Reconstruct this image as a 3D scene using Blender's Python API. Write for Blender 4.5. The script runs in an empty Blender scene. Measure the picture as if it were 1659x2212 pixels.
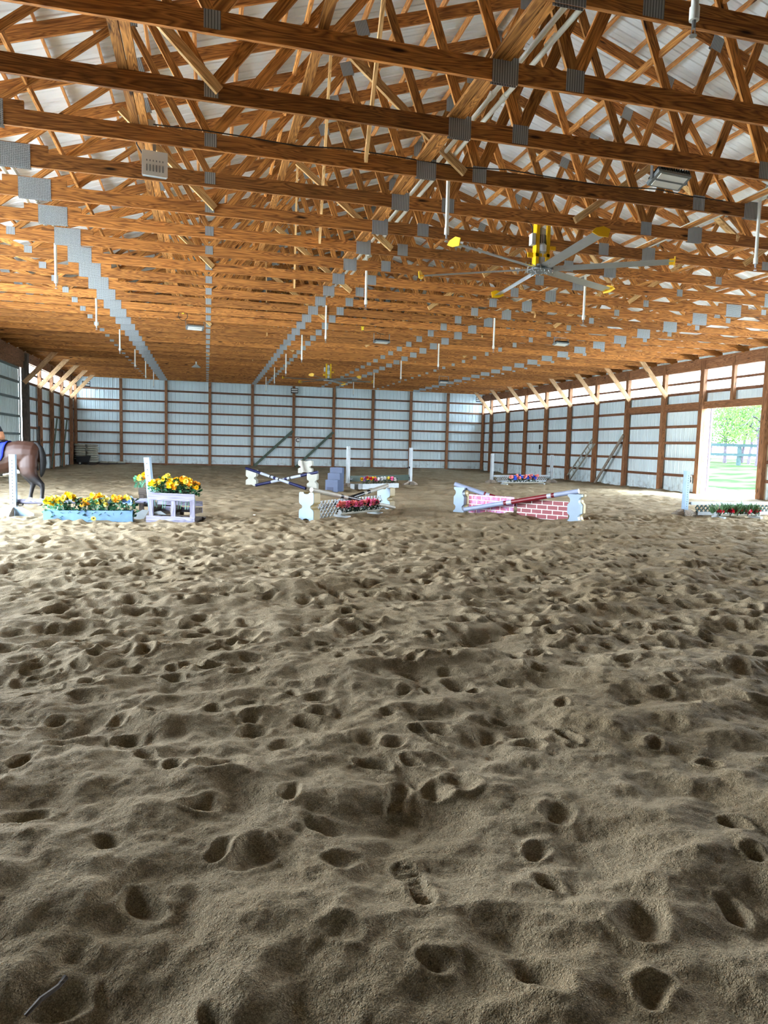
import bpy, math, random
import numpy as np
from mathutils import Matrix, Vector, Quaternion
random.seed(7)
RNG = np.random.default_rng(11)
PI = math.pi
SC = bpy.context.scene
COL = SC.collection

# ------------------------------------------------------------------ measures
FT = .3048
XL, XR = -7.133, 17.251          # inside faces of the long walls
RX = 5.06                        # ridge line
YB, YF = 42.41, -3.0             # back wall, front wall
CB, CT = 4.83, 5.014             # bottom and top of the truss bottom chords
TY0, TS = 6.414, 1.2192          # one truss position and the spacing
APEX = 8.86
SLOPE = .32

# ------------------------------------------------------------------ helpers
def link(o, parent=None):
    COL.objects.link(o)
    if parent is not None: o.parent = parent
    return o

def tag(o, label=None, cat=None, group=None, kind=None):
    if label: o['label'] = label
    if cat: o['category'] = cat
    if group: o['group'] = group
    if kind: o['kind'] = kind
    return o

def thing(name, label, cat, loc=(0, 0, 0), rz=0., group=None):
    o = bpy.data.objects.new(name, None)
    o.empty_display_size = .1
    link(o); o.location = loc; o.rotation_euler = (0, 0, rz)
    return tag(o, label, cat, group)

def children(o): return [c for c in COL.objects if c.parent == o]

KIDS = {}
def dup(root, loc=None, rz=None, label=None, group=None):
    def cp(o, par):
        c = o.copy(); COL.objects.link(c)
        if par is not None: c.parent = par
        for k in kids.get(o.name, []): cp(k, c)
        return c
    kids = {}
    def collect(o):
        kids[o.name] = list(o.children)
        for k in o.children: collect(k)
    collect(root)
    r = cp(root, None)
    if loc is not None: r.location = loc
    if rz is not None: r.rotation_euler = (0, 0, rz)
    if label: r['label'] = label
    if group: r['group'] = group
    return r

class MB:
    """collects shapes and links them as one mesh object"""
    def __init__(s): s.v = []; s.f = []; s.m = []; s.cur = 0
    def setm(s, i): s.cur = i; return s
    def add(s, vs, fs):
        b = len(s.v); s.v += [tuple(x) for x in vs]
        for f in fs: s.f.append(tuple(b + i for i in f)); s.m.append(s.cur)
        return s
    def box(s, c, d, M=None):
        x, y, z = d[0] / 2, d[1] / 2, d[2] / 2
        vs = [Vector((a * x, b * y, e * z)) for a in (-1, 1) for b in (-1, 1) for e in (-1, 1)]
        if M is not None: vs = [M @ q for q in vs]
        vs = [q + Vector(c) for q in vs]
        return s.add(vs, [(0, 1, 3, 2), (4, 6, 7, 5), (0, 4, 5, 1), (2, 3, 7, 6), (0, 2, 6, 4), (1, 5, 7, 3)])
    def beam(s, p0, p1, w, h, up=(0, 0, 1)):
        p0, p1 = Vector(p0), Vector(p1); d = (p1 - p0); L = d.length; d.normalize()
        side = d.cross(Vector(up)).normalized(); u = side.cross(d)
        M = Matrix((d, side, u)).transposed()
        return s.box((p0 + p1) / 2, (L, w, h), M)
    def cyl(s, p0, p1, r0, r1=None, n=10, caps=True, a0=0.):
        r1 = r0 if r1 is None else r1
        p0, p1 = Vector(p0), Vector(p1); d = (p1 - p0).normalized()
        a = d.orthogonal().normalized(); b = d.cross(a)
        vs = []
        for p, r in ((p0, r0), (p1, r1)):
            for k in range(n):
                t = 2 * PI * k / n + a0
                vs.append(p + (a * math.cos(t) + b * math.sin(t)) * r)
        fs = [(k, (k + 1) % n, n + (k + 1) % n, n + k) for k in range(n)]
        if caps: fs += [tuple(range(n - 1, -1, -1)), tuple(range(n, 2 * n))]
        return s.add(vs, fs)
    def tube(s, pts, r, n=8):
        pts = [Vector(p) for p in pts]; rings = []
        for i, p in enumerate(pts):
            d = (pts[min(i + 1, len(pts) - 1)] - pts[max(i - 1, 0)]).normalized()
            a = d.cross(Vector((.13, .31, 1))).normalized(); b = d.cross(a)
            rr = r[i] if hasattr(r, '__len__') else r
            rings.append([p + (a * math.cos(2 * PI * k / n) + b * math.sin(2 * PI * k / n)) * rr for k in range(n)])
        vs = [q for g in rings for q in g]; fs = []
        for i in range(len(pts) - 1):
            for k in range(n):
                fs.append((i * n + k, i * n + (k + 1) % n, (i + 1) * n + (k + 1) % n, (i + 1) * n + k))
        fs += [tuple(range(n - 1, -1, -1)), tuple((len(pts) - 1) * n + k for k in range(n))]
        return s.add(vs, fs)
    def prism(s, poly, y0, y1):
        n = len(poly)
        vs = [(x, y0, z) for x, z in poly] + [(x, y1, z) for x, z in poly]
        fs = [tuple(range(n)), tuple(range(2 * n - 1, n - 1, -1))]
        fs += [(k, n + k, n + (k + 1) % n, (k + 1) % n) for k in range(n)]
        return s.add(vs, fs)
    def prismx(s, poly, x0, x1):
        n = len(poly)
        vs = [(x0, y, z) for y, z in poly] + [(x1, y, z) for y, z in poly]
        fs = [tuple(range(n - 1, -1, -1)), tuple(range(n, 2 * n))]
        fs += [(k, (k + 1) % n, n + (k + 1) % n, n + k) for k in range(n)]
        return s.add(vs, fs)
    def ball(s, c, r, nu=10, nv=6, e=1., M=None):
        r = (r, r, r) if not hasattr(r, '__len__') else r
        sg = lambda t: math.copysign(abs(t) ** e, t)
        vs = []
        for j in range(nv + 1):
            ph = -PI / 2 + PI * j / nv
            for k in range(nu):
                t = 2 * PI * k / nu
                q = Vector((r[0] * sg(math.cos(ph)) * sg(math.cos(t)), r[1] * sg(math.cos(ph)) * sg(math.sin(t)), r[2] * sg(math.sin(ph))))
                if M is not None: q = M @ q
                vs.append(q + Vector(c))
        fs = [(j * nu + k, j * nu + (k + 1) % nu, (j + 1) * nu + (k + 1) % nu, (j + 1) * nu + k) for j in range(nv) for k in range(nu)]
        return s.add(vs, fs)
    def loft(s, rings):
        """closed loft through rings of (centre, rx-vector, ry-vector)"""
        n = 16; vs = []
        for c, a, b in rings:
            c, a, b = Vector(c), Vector(a), Vector(b)
            vs += [c + a * math.cos(2 * PI * k / n) + b * math.sin(2 * PI * k / n) for k in range(n)]
        fs = [(i * n + k, i * n + (k + 1) % n, (i + 1) * n + (k + 1) % n, (i + 1) * n + k) for i in range(len(rings) - 1) for k in range(n)]
        fs += [tuple(range(n - 1, -1, -1)), tuple((len(rings) - 1) * n + k for k in range(n))]
        return s.add(vs, fs)
    def mesh(s, name, smooth=None):
        me = bpy.data.meshes.new(name)
        me.from_pydata(s.v, [], s.f)
        me.polygons.foreach_set('material_index', s.m)
        if smooth:
            me.polygons.foreach_set('use_smooth', [True] * len(s.f))
            me.set_sharp_from_angle(angle=math.radians(smooth))
        me.update()
        return me
    def build(s, name, mats, parent=None, smooth=None, loc=None, rz=None):
        me = s.mesh(name, smooth)
        for m in (mats if isinstance(mats, (list, tuple)) else [mats]): me.materials.append(m)
        o = link(bpy.data.objects.new(name, me), parent)
        if loc is not None: o.location = loc
        if rz is not None: o.rotation_euler = (0, 0, rz)
        return o

def ordn(n):
    return f"{n}{'th' if 10 <= n % 100 <= 20 else {1: 'st', 2: 'nd', 3: 'rd'}.get(n % 10, 'th')}"
ORDW = ['', 'first', 'second', 'third', 'fourth', 'fifth', 'sixth', 'seventh', 'eighth', 'ninth', 'tenth', 'eleventh', 'twelfth',
        'thirteenth', 'fourteenth', 'fifteenth', 'sixteenth', 'seventeenth', 'eighteenth', 'nineteenth', 'twentieth']
def ow(n):
    if n <= 20: return ORDW[n]
    t = {2: ('twentieth', 'twenty'), 3: ('thirtieth', 'thirty')}[n // 10]
    return t[0] if n % 10 == 0 else t[1] + '-' + ORDW[n % 10]

# ------------------------------------------------------------------ materials
def srgb(r, g, b):
    f = lambda c: (c / 255 / 12.92) if c <= 10 else ((c / 255 + .055) / 1.055) ** 2.4
    return (f(r), f(g), f(b), 1)

class NT:
    def __init__(s, m): s.t = m.node_tree; s.n = s.t.nodes; s.l = s.t.links
    def new(s, ty, **kw):
        n = s.n.new(ty)
        for k, v in kw.items():
            if k.startswith('_'): setattr(n, k[1:], v)
            else: n.inputs[k.replace('__', ' ')].default_value = v
        return n
    def to(s, a, b): s.l.new(a, b)
    def ramp(s, fac, stops, interp='LINEAR'):
        r = s.n.new('ShaderNodeValToRGB'); r.color_ramp.interpolation = interp
        e = r.color_ramp.elements
        while len(e) < len(stops): e.new(.5)
        for i, (p, c) in enumerate(stops): e[i].position = p; e[i].color = c
        s.to(fac, r.inputs['Fac']); return r.outputs['Color']
    def mix(s, fac, a, b, mode='MIX'):
        m = s.n.new('ShaderNodeMix'); m.data_type = 'RGBA'; m.blend_type = mode
        for sock, v in ((m.inputs[0], fac), (m.inputs[6], a), (m.inputs[7], b)):
            if hasattr(v, 'links'): s.to(v, sock)
            else: sock.default_value = v
        return m.outputs[2]
    def math(s, op, a, b=0.):
        m = s.n.new('ShaderNodeMath'); m.operation = op
        for sock, v in ((m.inputs[0], a), (m.inputs[1], b)):
            if hasattr(v, 'links'): s.to(v, sock)
            else: sock.default_value = v
        return m.outputs[0]

def new_mat(name):
    m = bpy.data.materials.new(name); m.use_nodes = True
    t = NT(m); b = t.n['Principled BSDF']; return m, t, b

def plain(name, col, rough=.6, metal=0., noise=.0, nscale=8., bump=0., spec=.4):
    m, t, b = new_mat(name)
    b.inputs['Roughness'].default_value = rough; b.inputs['Metallic'].default_value = metal
    b.inputs['Specular IOR Level'].default_value = spec
    b.inputs['Base Color'].default_value = col
    if noise or bump:
        tc = t.new('ShaderNodeTexCoord')
        n = t.new('ShaderNodeTexNoise', Scale=nscale, Detail=4.); t.to(tc.outputs['Object'], n.inputs['Vector'])
        if noise:
            dk = tuple(c * (1 - noise) for c in col[:3]) + (1,); lt = tuple(min(1, c * (1 + noise * .6)) for c in col[:3]) + (1,)
            t.to(t.ramp(n.outputs['Fac'], [(.3, dk), (.7, lt)]), b.inputs['Base Color'])
        if bump:
            bp = t.new('ShaderNodeBump', Strength=bump, Distance=.01); t.to(n.outputs['Fac'], bp.inputs['Height']); t.to(bp.outputs['Normal'], b.inputs['Normal'])
    return m

def wood(name, dark, light, knots=True, vary=.5, grey=0., rough=.75):
    """lumber: grain runs along the piece's own X axis"""
    m, t, b = new_mat(name)
    b.inputs['Roughness'].default_value = rough; b.inputs['Specular IOR Level'].default_value = .25
    tc = t.new('ShaderNodeTexCoord'); oi = t.new('ShaderNodeObjectInfo')
    off = t.new('ShaderNodeVectorMath', _operation='SCALE'); off.inputs[0].default_value = (37., 11., 5.); t.to(oi.outputs['Random'], off.inputs['Scale'])
    ad = t.new('ShaderNodeVectorMath', _operation='ADD'); t.to(tc.outputs['Object'], ad.inputs[0]); t.to(off.outputs['Vector'], ad.inputs[1])
    mp = t.new('ShaderNodeMapping'); mp.inputs['Scale'].default_value = (.55, 7., 7.); t.to(ad.outputs['Vector'], mp.inputs['Vector'])
    n1 = t.new('ShaderNodeTexNoise', Scale=1.6, Detail=2., Distortion=.9); t.to(mp.outputs['Vector'], n1.inputs['Vector'])
    rings = t.math('FRACT', t.math('MULTIPLY', n1.outputs['Fac'], 9.))
    tri = t.math('ABSOLUTE', t.math('SUBTRACT', rings, .5))
    mp2 = t.new('ShaderNodeMapping'); mp2.inputs['Scale'].default_value = (3., 60., 60.); t.to(ad.outputs['Vector'], mp2.inputs['Vector'])
    n2 = t.new('ShaderNodeTexNoise', Scale=1., Detail=2.); t.to(mp2.outputs['Vector'], n2.inputs['Vector'])
    fac = t.math('ADD', t.math('MULTIPLY', tri, 1.0), t.math('MULTIPLY', n2.outputs['Fac'], .45))
    col = t.ramp(fac, [(.12, dark), (.72, light)])
    if knots:
        mp3 = t.new('ShaderNodeMapping'); mp3.inputs['Scale'].default_value = (1.1, 5., 5.); t.to(ad.outputs['Vector'], mp3.inputs['Vector'])
        vo = t.new('ShaderNodeTexVoronoi', Scale=1.); t.to(mp3.outputs['Vector'], vo.inputs['Vector'])
        kf = t.ramp(vo.outputs['Distance'], [(.05, (1, 1, 1, 1)), (.13, (0, 0, 0, 1))])
        col = t.mix(kf, col, tuple(c * .25 for c in dark[:3]) + (1,))
    rv = t.math('ADD', t.math('MULTIPLY', oi.outputs['Random'], vary), 1. - vary * .6)
    hs = t.new('ShaderNodeHueSaturation'); t.to(rv, hs.inputs['Value']); t.to(col, hs.inputs['Color'])
    hs.inputs['Saturation'].default_value = 1. - grey
    t.to(hs.outputs['Color'], b.inputs['Base Color'])
    return m

M = {}
M['truss'] = wood('truss_lumber', srgb(100, 56, 26), srgb(196, 130, 66), vary=.55)
M['web'] = wood('web_lumber', srgb(112, 66, 30), srgb(212, 146, 76), vary=.6)
M['pale'] = wood('pale_lumber', srgb(170, 122, 70), srgb(236, 196, 136), vary=.3)
M['post'] = wood('post_timber', srgb(92, 60, 40), srgb(158, 112, 78), vary=.25)
M['brace'] = wood('brace_timber', srgb(140, 104, 72), srgb(206, 166, 122), vary=.2)
M['girt'] = wood('girt_timber', srgb(82, 54, 38), srgb(134, 94, 68), vary=.3)
M['purlin'] = wood('purlin_lumber', srgb(150, 94, 48), srgb(222, 156, 92), vary=.3)
M['grey_wood'] = wood('weathered_timber', srgb(86, 84, 98), srgb(140, 138, 158), vary=.15)
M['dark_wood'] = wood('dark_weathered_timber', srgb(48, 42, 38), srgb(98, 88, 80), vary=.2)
M['foot_wood'] = wood('foot_timber', srgb(96, 88, 78), srgb(168, 156, 142), vary=.2)
M['green_board'] = wood('greenish_board', srgb(62, 76, 66), srgb(102, 116, 102), vary=.2, knots=False)
M['sunlit_wood'] = wood('sunlit_jamb', srgb(190, 150, 80), srgb(240, 205, 130), vary=.1)  # sunlight falling on the jamb is put into this yellow colour

def plate_mat(name, perf):
    m, t, b = new_mat(name)
    b.inputs['Metallic'].default_value = .45; b.inputs['Roughness'].default_value = .5
    tc = t.new('ShaderNodeTexCoord')
    sx = t.new('ShaderNodeSeparateXYZ'); t.to(tc.outputs['Object'], sx.inputs[0])
    if perf:
        cb = t.new('ShaderNodeCombineXYZ'); t.to(sx.outputs['X'], cb.inputs[0]); t.to(sx.outputs['Z'], cb.inputs[1])
        vo = t.new('ShaderNodeTexVoronoi', Scale=48.); vo.inputs['Randomness'].default_value = .15; t.to(cb.outputs[0], vo.inputs['Vector'])
        f = t.ramp(vo.outputs['Distance'], [(.3, (0, 0, 0, 1)), (.45, (1, 1, 1, 1))])
    else:
        w = t.math('SINE', t.math('MULTIPLY', sx.outputs['X'], 2 * PI / .025))
        f = t.ramp(t.math('ADD', t.math('MULTIPLY', w, .5), .5), [(.15, (0, 0, 0, 1)), (.5, (1, 1, 1, 1))])
    t.to(t.mix(f, srgb(112, 116, 118), srgb(176, 180, 182)), b.inputs['Base Color'])
    bp = t.new('ShaderNodeBump', Strength=.5, Distance=.003); t.to(f, bp.inputs['Height']); t.to(bp.outputs['Normal'], b.inputs['Normal'])
    return m
M['plate'] = plate_mat('ribbed_gusset_steel', False)
M['splice'] = plate_mat('perforated_splice_steel', True)

def sheet_mat(name, col, dirt):
    m, t, b = new_mat(name)
    b.inputs['Roughness'].default_value = .42; b.inputs['Metallic'].default_value = .0; b.inputs['Specular IOR Level'].default_value = .5
    tc = t.new('ShaderNodeTexCoord')
    mp = t.new('ShaderNodeMapping'); mp.inputs['Scale'].default_value = (1, 1, .35); t.to(tc.outputs['Object'], mp.inputs['Vector'])
    n = t.new('ShaderNodeTexNoise', Scale=1.3, Detail=3.); t.to(mp.outputs['Vector'], n.inputs['Vector'])
    sx = t.new('ShaderNodeSeparateXYZ'); t.to(tc.outputs['Object'], sx.inputs[0])
    c1 = t.ramp(n.outputs['Fac'], [(.35, tuple(c * .9 for c in col[:3]) + (1,)), (.7, col)])
    if dirt:     # splashed mud on the lowest half metre
        n2 = t.new('ShaderNodeTexNoise', Scale=5., Detail=5.); t.to(tc.outputs['Object'], n2.inputs['Vector'])
        h = t.ramp(sx.outputs['Z'], [(0., (.75, .75, .75, 1)), (.7, (0, 0, 0, 1))])
        f = t.math('MULTIPLY', h, t.ramp(n2.outputs['Fac'], [(.5, (0, 0, 0, 1)), (.75, (1, 1, 1, 1))]))
        c1 = t.mix(f, c1, srgb(88, 78, 66))
    t.to(c1, b.inputs['Base Color'])
    return m
M['sheet'] = sheet_mat('white_wall_steel', srgb(218, 234, 238), True)
M['roof'] = sheet_mat('white_roof_steel', srgb(226, 230, 232), False)
M['door_sheet'] = sheet_mat('door_steel', srgb(196, 212, 210), True)
M['door_frame'] = plain('door_frame_grey', srgb(98, 112, 112), .6, noise=.2)

def translucent():
    m, t, b = new_mat('translucent_eave_panel')
    t.n.remove(b); out = t.n['Material Output']
    tr = t.new('ShaderNodeBsdfTranslucent'); tr.inputs['Color'].default_value = (.93, .95, .95, 1)
    tp = t.new('ShaderNodeBsdfTransparent'); tp.inputs['Color'].default_value = (.95, .97, .97, 1)
    mx = t.new('ShaderNodeMixShader'); mx.inputs[0].default_value = .12
    tr.inputs['Color'].default_value = (.5, .54, .56, 1); t.to(tr.outputs[0], mx.inputs[1]); t.to(tp.outputs[0], mx.inputs[2]); t.to(mx.outputs[0], out.inputs['Surface'])
    return m
M['panel'] = translucent()

def sand():
    m, t, b = new_mat('arena_sand')
    b.inputs['Roughness'].default_value = .95; b.inputs['Specular IOR Level'].default_value = .12
    tc = t.new('ShaderNodeTexCoord'); P = tc.outputs['Object']
    n1 = t.new('ShaderNodeTexNoise', Scale=1.1, Detail=2.); t.to(P, n1.inputs['Vector'])
    n2 = t.new('ShaderNodeTexNoise', Scale=55., Detail=3., Roughness=.7); t.to(P, n2.inputs['Vector'])
    n3 = t.new('ShaderNodeTexNoise', Scale=320., Detail=2.); t.to(P, n3.inputs['Vector'])
    c = t.ramp(n1.outputs['Fac'], [(.3, srgb(172, 152, 119)), (.7, srgb(200, 181, 149))])
    c = t.mix(t.ramp(n3.outputs['Fac'], [(.4, (0, 0, 0, 1)), (.62, (1, 1, 1, 1))]), t.mix(.4, c, srgb(62, 50, 35)), c)
    vo = t.new('ShaderNodeTexVoronoi', Scale=120.); t.to(P, vo.inputs['Vector'])
    sel = t.new('ShaderNodeSeparateColor'); t.to(vo.outputs['Color'], sel.inputs[0])
    pb = t.math('MULTIPLY', t.ramp(vo.outputs['Distance'], [(.22, (1, 1, 1, 1)), (.42, (0, 0, 0, 1))]), t.ramp(sel.outputs[0], [(.6, (0, 0, 0, 1)), (.85, (1, 1, 1, 1))]))
    c = t.mix(t.math('MULTIPLY', pb, .8), c, srgb(200, 184, 154))
    n4 = t.new('ShaderNodeTexNoise', Scale=150., Detail=2., Roughness=.7); t.to(P, n4.inputs['Vector'])
    c = t.mix(.75, c, t.ramp(n4.outputs['Fac'], [(.3, (.42, .42, .42, 1)), (.68, (1, 1, 1, 1))]), 'MULTIPLY')
    n5 = t.new('ShaderNodeTexNoise', Scale=22., Detail=3., Roughness=.75); t.to(P, n5.inputs['Vector'])
    c = t.mix(.4, c, t.ramp(n5.outputs['Fac'], [(.32, (.5, .5, .5, 1)), (.62, (1, 1, 1, 1))]), 'MULTIPLY')
    t.to(c, b.inputs['Base Color'])
    h = t.math('ADD', t.math('MULTIPLY', n2.outputs['Fac'], 1.), t.math('MULTIPLY', n3.outputs['Fac'], .35))
    h = t.math('ADD', h, t.math('MULTIPLY', pb, .5))
    bp = t.new('ShaderNodeBump', Strength=1., Distance=.014); t.to(h, bp.inputs['Height']); t.to(bp.outputs['Normal'], b.inputs['Normal'])
    return m
M['sand'] = sand()

M['white'] = plain('white_paint', srgb(174, 182, 186), .5, noise=.1, nscale=6)
M['white_side'] = plain('worn_white_paint', srgb(170, 168, 154), .6, noise=.15, nscale=7)
M['blue_white'] = plain('pale_blue_paint', srgb(150, 176, 200), .5, noise=.1, nscale=9)
M['light_blue'] = plain('light_blue_paint', srgb(112, 148, 184), .55, noise=.12, nscale=10)
M['hole'] = plain('dark_hole', srgb(30, 34, 40), .9)
M['black'] = plain('black_plastic', srgb(18, 19, 22), .45, noise=.1)
M['plastic'] = plain('white_block_plastic', srgb(178, 178, 166), .45, noise=.12, nscale=5)
M['cream'] = plain('cream_block_plastic', srgb(160, 144, 102), .5, noise=.14, nscale=5)
M['blockblue'] = plain('pale_block_plastic', srgb(124, 144, 162), .45, noise=.08, nscale=5)
M['navy'] = plain('navy_pole_paint', srgb(16, 20, 66), .4, noise=.2)
M['pole_white'] = plain('white_pole_paint', srgb(160, 166, 178), .4, noise=.08)
M['pole_grey'] = plain('off_white_pole_paint', srgb(160, 156, 144), .45, noise=.1)
M['pole_blue'] = plain('pale_grey_blue_pole_paint', srgb(132, 142, 166), .45, noise=.12)
M['pole_black'] = plain('black_pole_paint', srgb(20, 20, 22), .3)
M['pole_red'] = plain('dark_red_pole_paint', srgb(104, 18, 28), .4, noise=.2)
M['green_paint'] = plain('dark_green_paint', srgb(10, 46, 28), .45, noise=.2)
M['lattice_green'] = plain('dark_green_lattice', srgb(34, 62, 58), .6, noise=.2)
M['step_blue'] = plain('slate_blue_plastic', srgb(62, 76, 104), .55, noise=.12, nscale=6)
M['step_light'] = plain('slate_blue_tread', srgb(88, 102, 128), .6)
M['step_dark'] = plain('slate_blue_plastic_recess', srgb(44, 54, 80), .6)
M['pvc'] = plain('white_pvc', srgb(226, 226, 216), .4, noise=.05)
M['galv'] = plain('galvanised_steel', srgb(150, 154, 156), .38, metal=.7, noise=.15)
M['alu'] = plain('brushed_aluminium', srgb(176, 182, 184), .3, metal=.75, noise=.06)
M['bolt'] = plain('bright_bolts', srgb(224, 226, 228), .25, metal=.8)
M['yellow'] = plain('yellow_enamel', srgb(232, 184, 16), .4, noise=.06)
M['grey_box'] = plain('light_grey_enamel', srgb(196, 200, 200), .4, noise=.05)
M['light_body'] = plain('grey_lamp_housing', srgb(128, 134, 136), .5, noise=.1)
M['wire'] = plain('dark_cable', srgb(30, 26, 24), .6)
M['leaf'] = plain('artificial_leaf', srgb(44, 96, 62), .5, noise=.35, nscale=14)
M['leaf_variegated'] = plain('variegated_artificial_leaf', srgb(96, 134, 92), .5, noise=.5, nscale=9)
M['leaf_teal'] = plain('pale_artificial_leaf', srgb(96, 160, 126), .5, noise=.3, nscale=14)
M['leaf_dark'] = plain('dark_artificial_leaf', srgb(22, 48, 30), .55, noise=.3, nscale=14)
M['fl_yellow'] = plain('yellow_petal', srgb(250, 206, 28), .5, noise=.12, nscale=20)
M['fl_lemon'] = plain('lemon_petal', srgb(250, 230, 110), .5, noise=.12, nscale=20)
M['fl_orange'] = plain('orange_petal', srgb(246, 176, 44), .5, noise=.15, nscale=20)
M['fl_blue'] = plain('pale_blue_petal', srgb(150, 188, 232), .5, noise=.12, nscale=20)
M['fl_pink'] = plain('pink_petal', srgb(240, 116, 164), .5, noise=.2, nscale=20)
M['fl_salmon'] = plain('salmon_petal', srgb(246, 150, 142), .5, noise=.2, nscale=20)
M['fl_red'] = plain('red_petal', srgb(206, 30, 60), .5, noise=.2, nscale=20)
M['fl_white'] = plain('white_petal', srgb(236, 236, 236), .5, noise=.1, nscale=20)
M['fl_violet'] = plain('violet_petal', srgb(170, 110, 180), .5, noise=.2, nscale=20)
M['fl_royal'] = plain('royal_blue_petal', srgb(56, 92, 206), .5, noise=.2, nscale=20)
M['fl_centre'] = plain('dark_flower_centre', srgb(66, 44, 18), .8)
M['sack'] = plain('white_sack', srgb(176, 174, 160), .6, noise=.2, nscale=4)
M['saddle'] = plain('black_leather', srgb(20, 18, 18), .4)
M['pad'] = plain('royal_blue_saddle_pad', srgb(20, 40, 150), .85, noise=.3, nscale=40, bump=.4)
M['skin'] = plain('skin', srgb(214, 160, 132), .6)
M['breeches'] = plain('tan_breeches', srgb(196, 140, 104), .8, noise=.1)
M['shirt'] = plain('dark_shirt', srgb(40, 44, 60), .8)
M['hairblack'] = plain('black_tail_hair', srgb(7, 6, 6), .85, noise=.3, nscale=30)
M['gravel'] = plain('pale_gravel', srgb(206, 200, 190), .9, noise=.2, nscale=6)
M['bark'] = plain('grey_bark', srgb(66, 61, 66), .9, noise=.4, nscale=9, bump=.6, spec=0.)
M['fence'] = plain('grey_green_fence_paint', srgb(46, 58, 58), .9, noise=.2, spec=0.)
M['pipe_grey'] = plain('grey_violet_pipe', srgb(128, 122, 150), .45, noise=.1)
M['sign_white'] = plain('white_sign', srgb(226, 226, 222), .5)
M['sign_black'] = plain('black_sign_paint', srgb(14, 14, 16), .6)
M['amber'] = plain('yellow_plug', srgb(244, 220, 60), .5)

def two_sided_leaf(name, col):
    m, t, b = new_mat(name)
    b.inputs['Base Color'].default_value = col; b.inputs['Roughness'].default_value = .7; b.inputs['Specular IOR Level'].default_value = .05
    out = t.n['Material Output']
    tr = t.new('ShaderNodeBsdfTranslucent'); tr.inputs['Color'].default_value = (col[0] * 1.3, col[1] * 1.3, col[2] * .7, 1)
    mx = t.new('ShaderNodeMixShader'); mx.inputs[0].default_value = .5
    t.to(b.outputs[0], mx.inputs[1]); t.to(tr.outputs[0], mx.inputs[2]); t.to(mx.outputs[0], out.inputs['Surface'])
    return m
M['tree_leaf'] = two_sided_leaf('spring_leaves', srgb(62, 86, 48))
M['tree_leaf2'] = two_sided_leaf('blue_green_leaves', srgb(56, 82, 62))

def grass():
    m, t, b = new_mat('meadow_ground')
    b.inputs['Specular IOR Level'].default_value = 0.
    b.inputs['Roughness'].default_value = .9
    tc = t.new('ShaderNodeTexCoord'); P = tc.outputs['Object']
    n = t.new('ShaderNodeTexNoise', Scale=.5, Detail=6.); t.to(P, n.inputs['Vector'])
    n2 = t.new('ShaderNodeTexNoise', Scale=9., Detail=4.); t.to(P, n2.inputs['Vector'])
    g = t.mix(n2.outputs['Fac'], srgb(22, 38, 18), srgb(36, 51, 29))
    d = t.mix(t.ramp(n.outputs['Fac'], [(.42, (0, 0, 0, 1)), (.6, (1, 1, 1, 1))]), g, srgb(52, 50, 39))
    sx = t.new('ShaderNodeSeparateXYZ'); t.to(P, sx.inputs[0])
    ds = t.math('SUBTRACT', sx.outputs['X'], 17.3)
    f = t.ramp(t.math('ADD', t.math('MULTIPLY', ds, .2), t.math('MULTIPLY', t.math('SUBTRACT', n.outputs['Fac'], .5), .8)), [(.35, (0, 0, 0, 1)), (.7, (1, 1, 1, 1))])
    c = t.mix(f, srgb(214, 208, 196), d)
    t.to(c, b.inputs['Base Color'])
    return m
M['grass'] = grass()

def brick(name, c1, c2, mortar, blotch):
    m, t, b = new_mat(name)
    b.inputs['Roughness'].default_value = .5
    tc = t.new('ShaderNodeTexCoord'); sx = t.new('ShaderNodeSeparateXYZ'); t.to(tc.outputs['Object'], sx.inputs[0])
    cb = t.new('ShaderNodeCombineXYZ'); t.to(sx.outputs['X'], cb.inputs[0]); t.to(sx.outputs['Z'], cb.inputs[1])
    br = t.new('ShaderNodeTexBrick', Scale=1.); t.to(cb.outputs[0], br.inputs['Vector'])
    br.inputs['Brick Width'].default_value = .235; br.inputs['Row Height'].default_value = .1; br.inputs['Mortar Size'].default_value = .0085
    br.inputs['Mortar Smooth'].default_value = 0.
    br.inputs['Color1'].default_value = c1; br.inputs['Color2'].default_value = c2; br.inputs['Mortar'].default_value = mortar
    c = br.outputs['Color']
    if blotch:
        n = t.new('ShaderNodeTexNoise', Scale=9., Detail=3.); t.to(tc.outputs['Object'], n.inputs['Vector'])
        f = t.math('MULTIPLY', t.ramp(n.outputs['Fac'], [(.45, (0, 0, 0, 1)), (.62, (1, 1, 1, 1))]), t.math('SUBTRACT', 1., br.outputs['Fac']))
        c = t.mix(f, c, srgb(168, 130, 186))
    t.to(c, b.inputs['Base Color'])
    return m
M['brick_pink'] = brick('pink_painted_bricks', srgb(178, 78, 112), srgb(166, 66, 98), srgb(232, 228, 228), True)
M['brick_red'] = brick('dark_red_painted_bricks', srgb(128, 34, 46), srgb(120, 28, 40), srgb(232, 228, 224), False)

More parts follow.
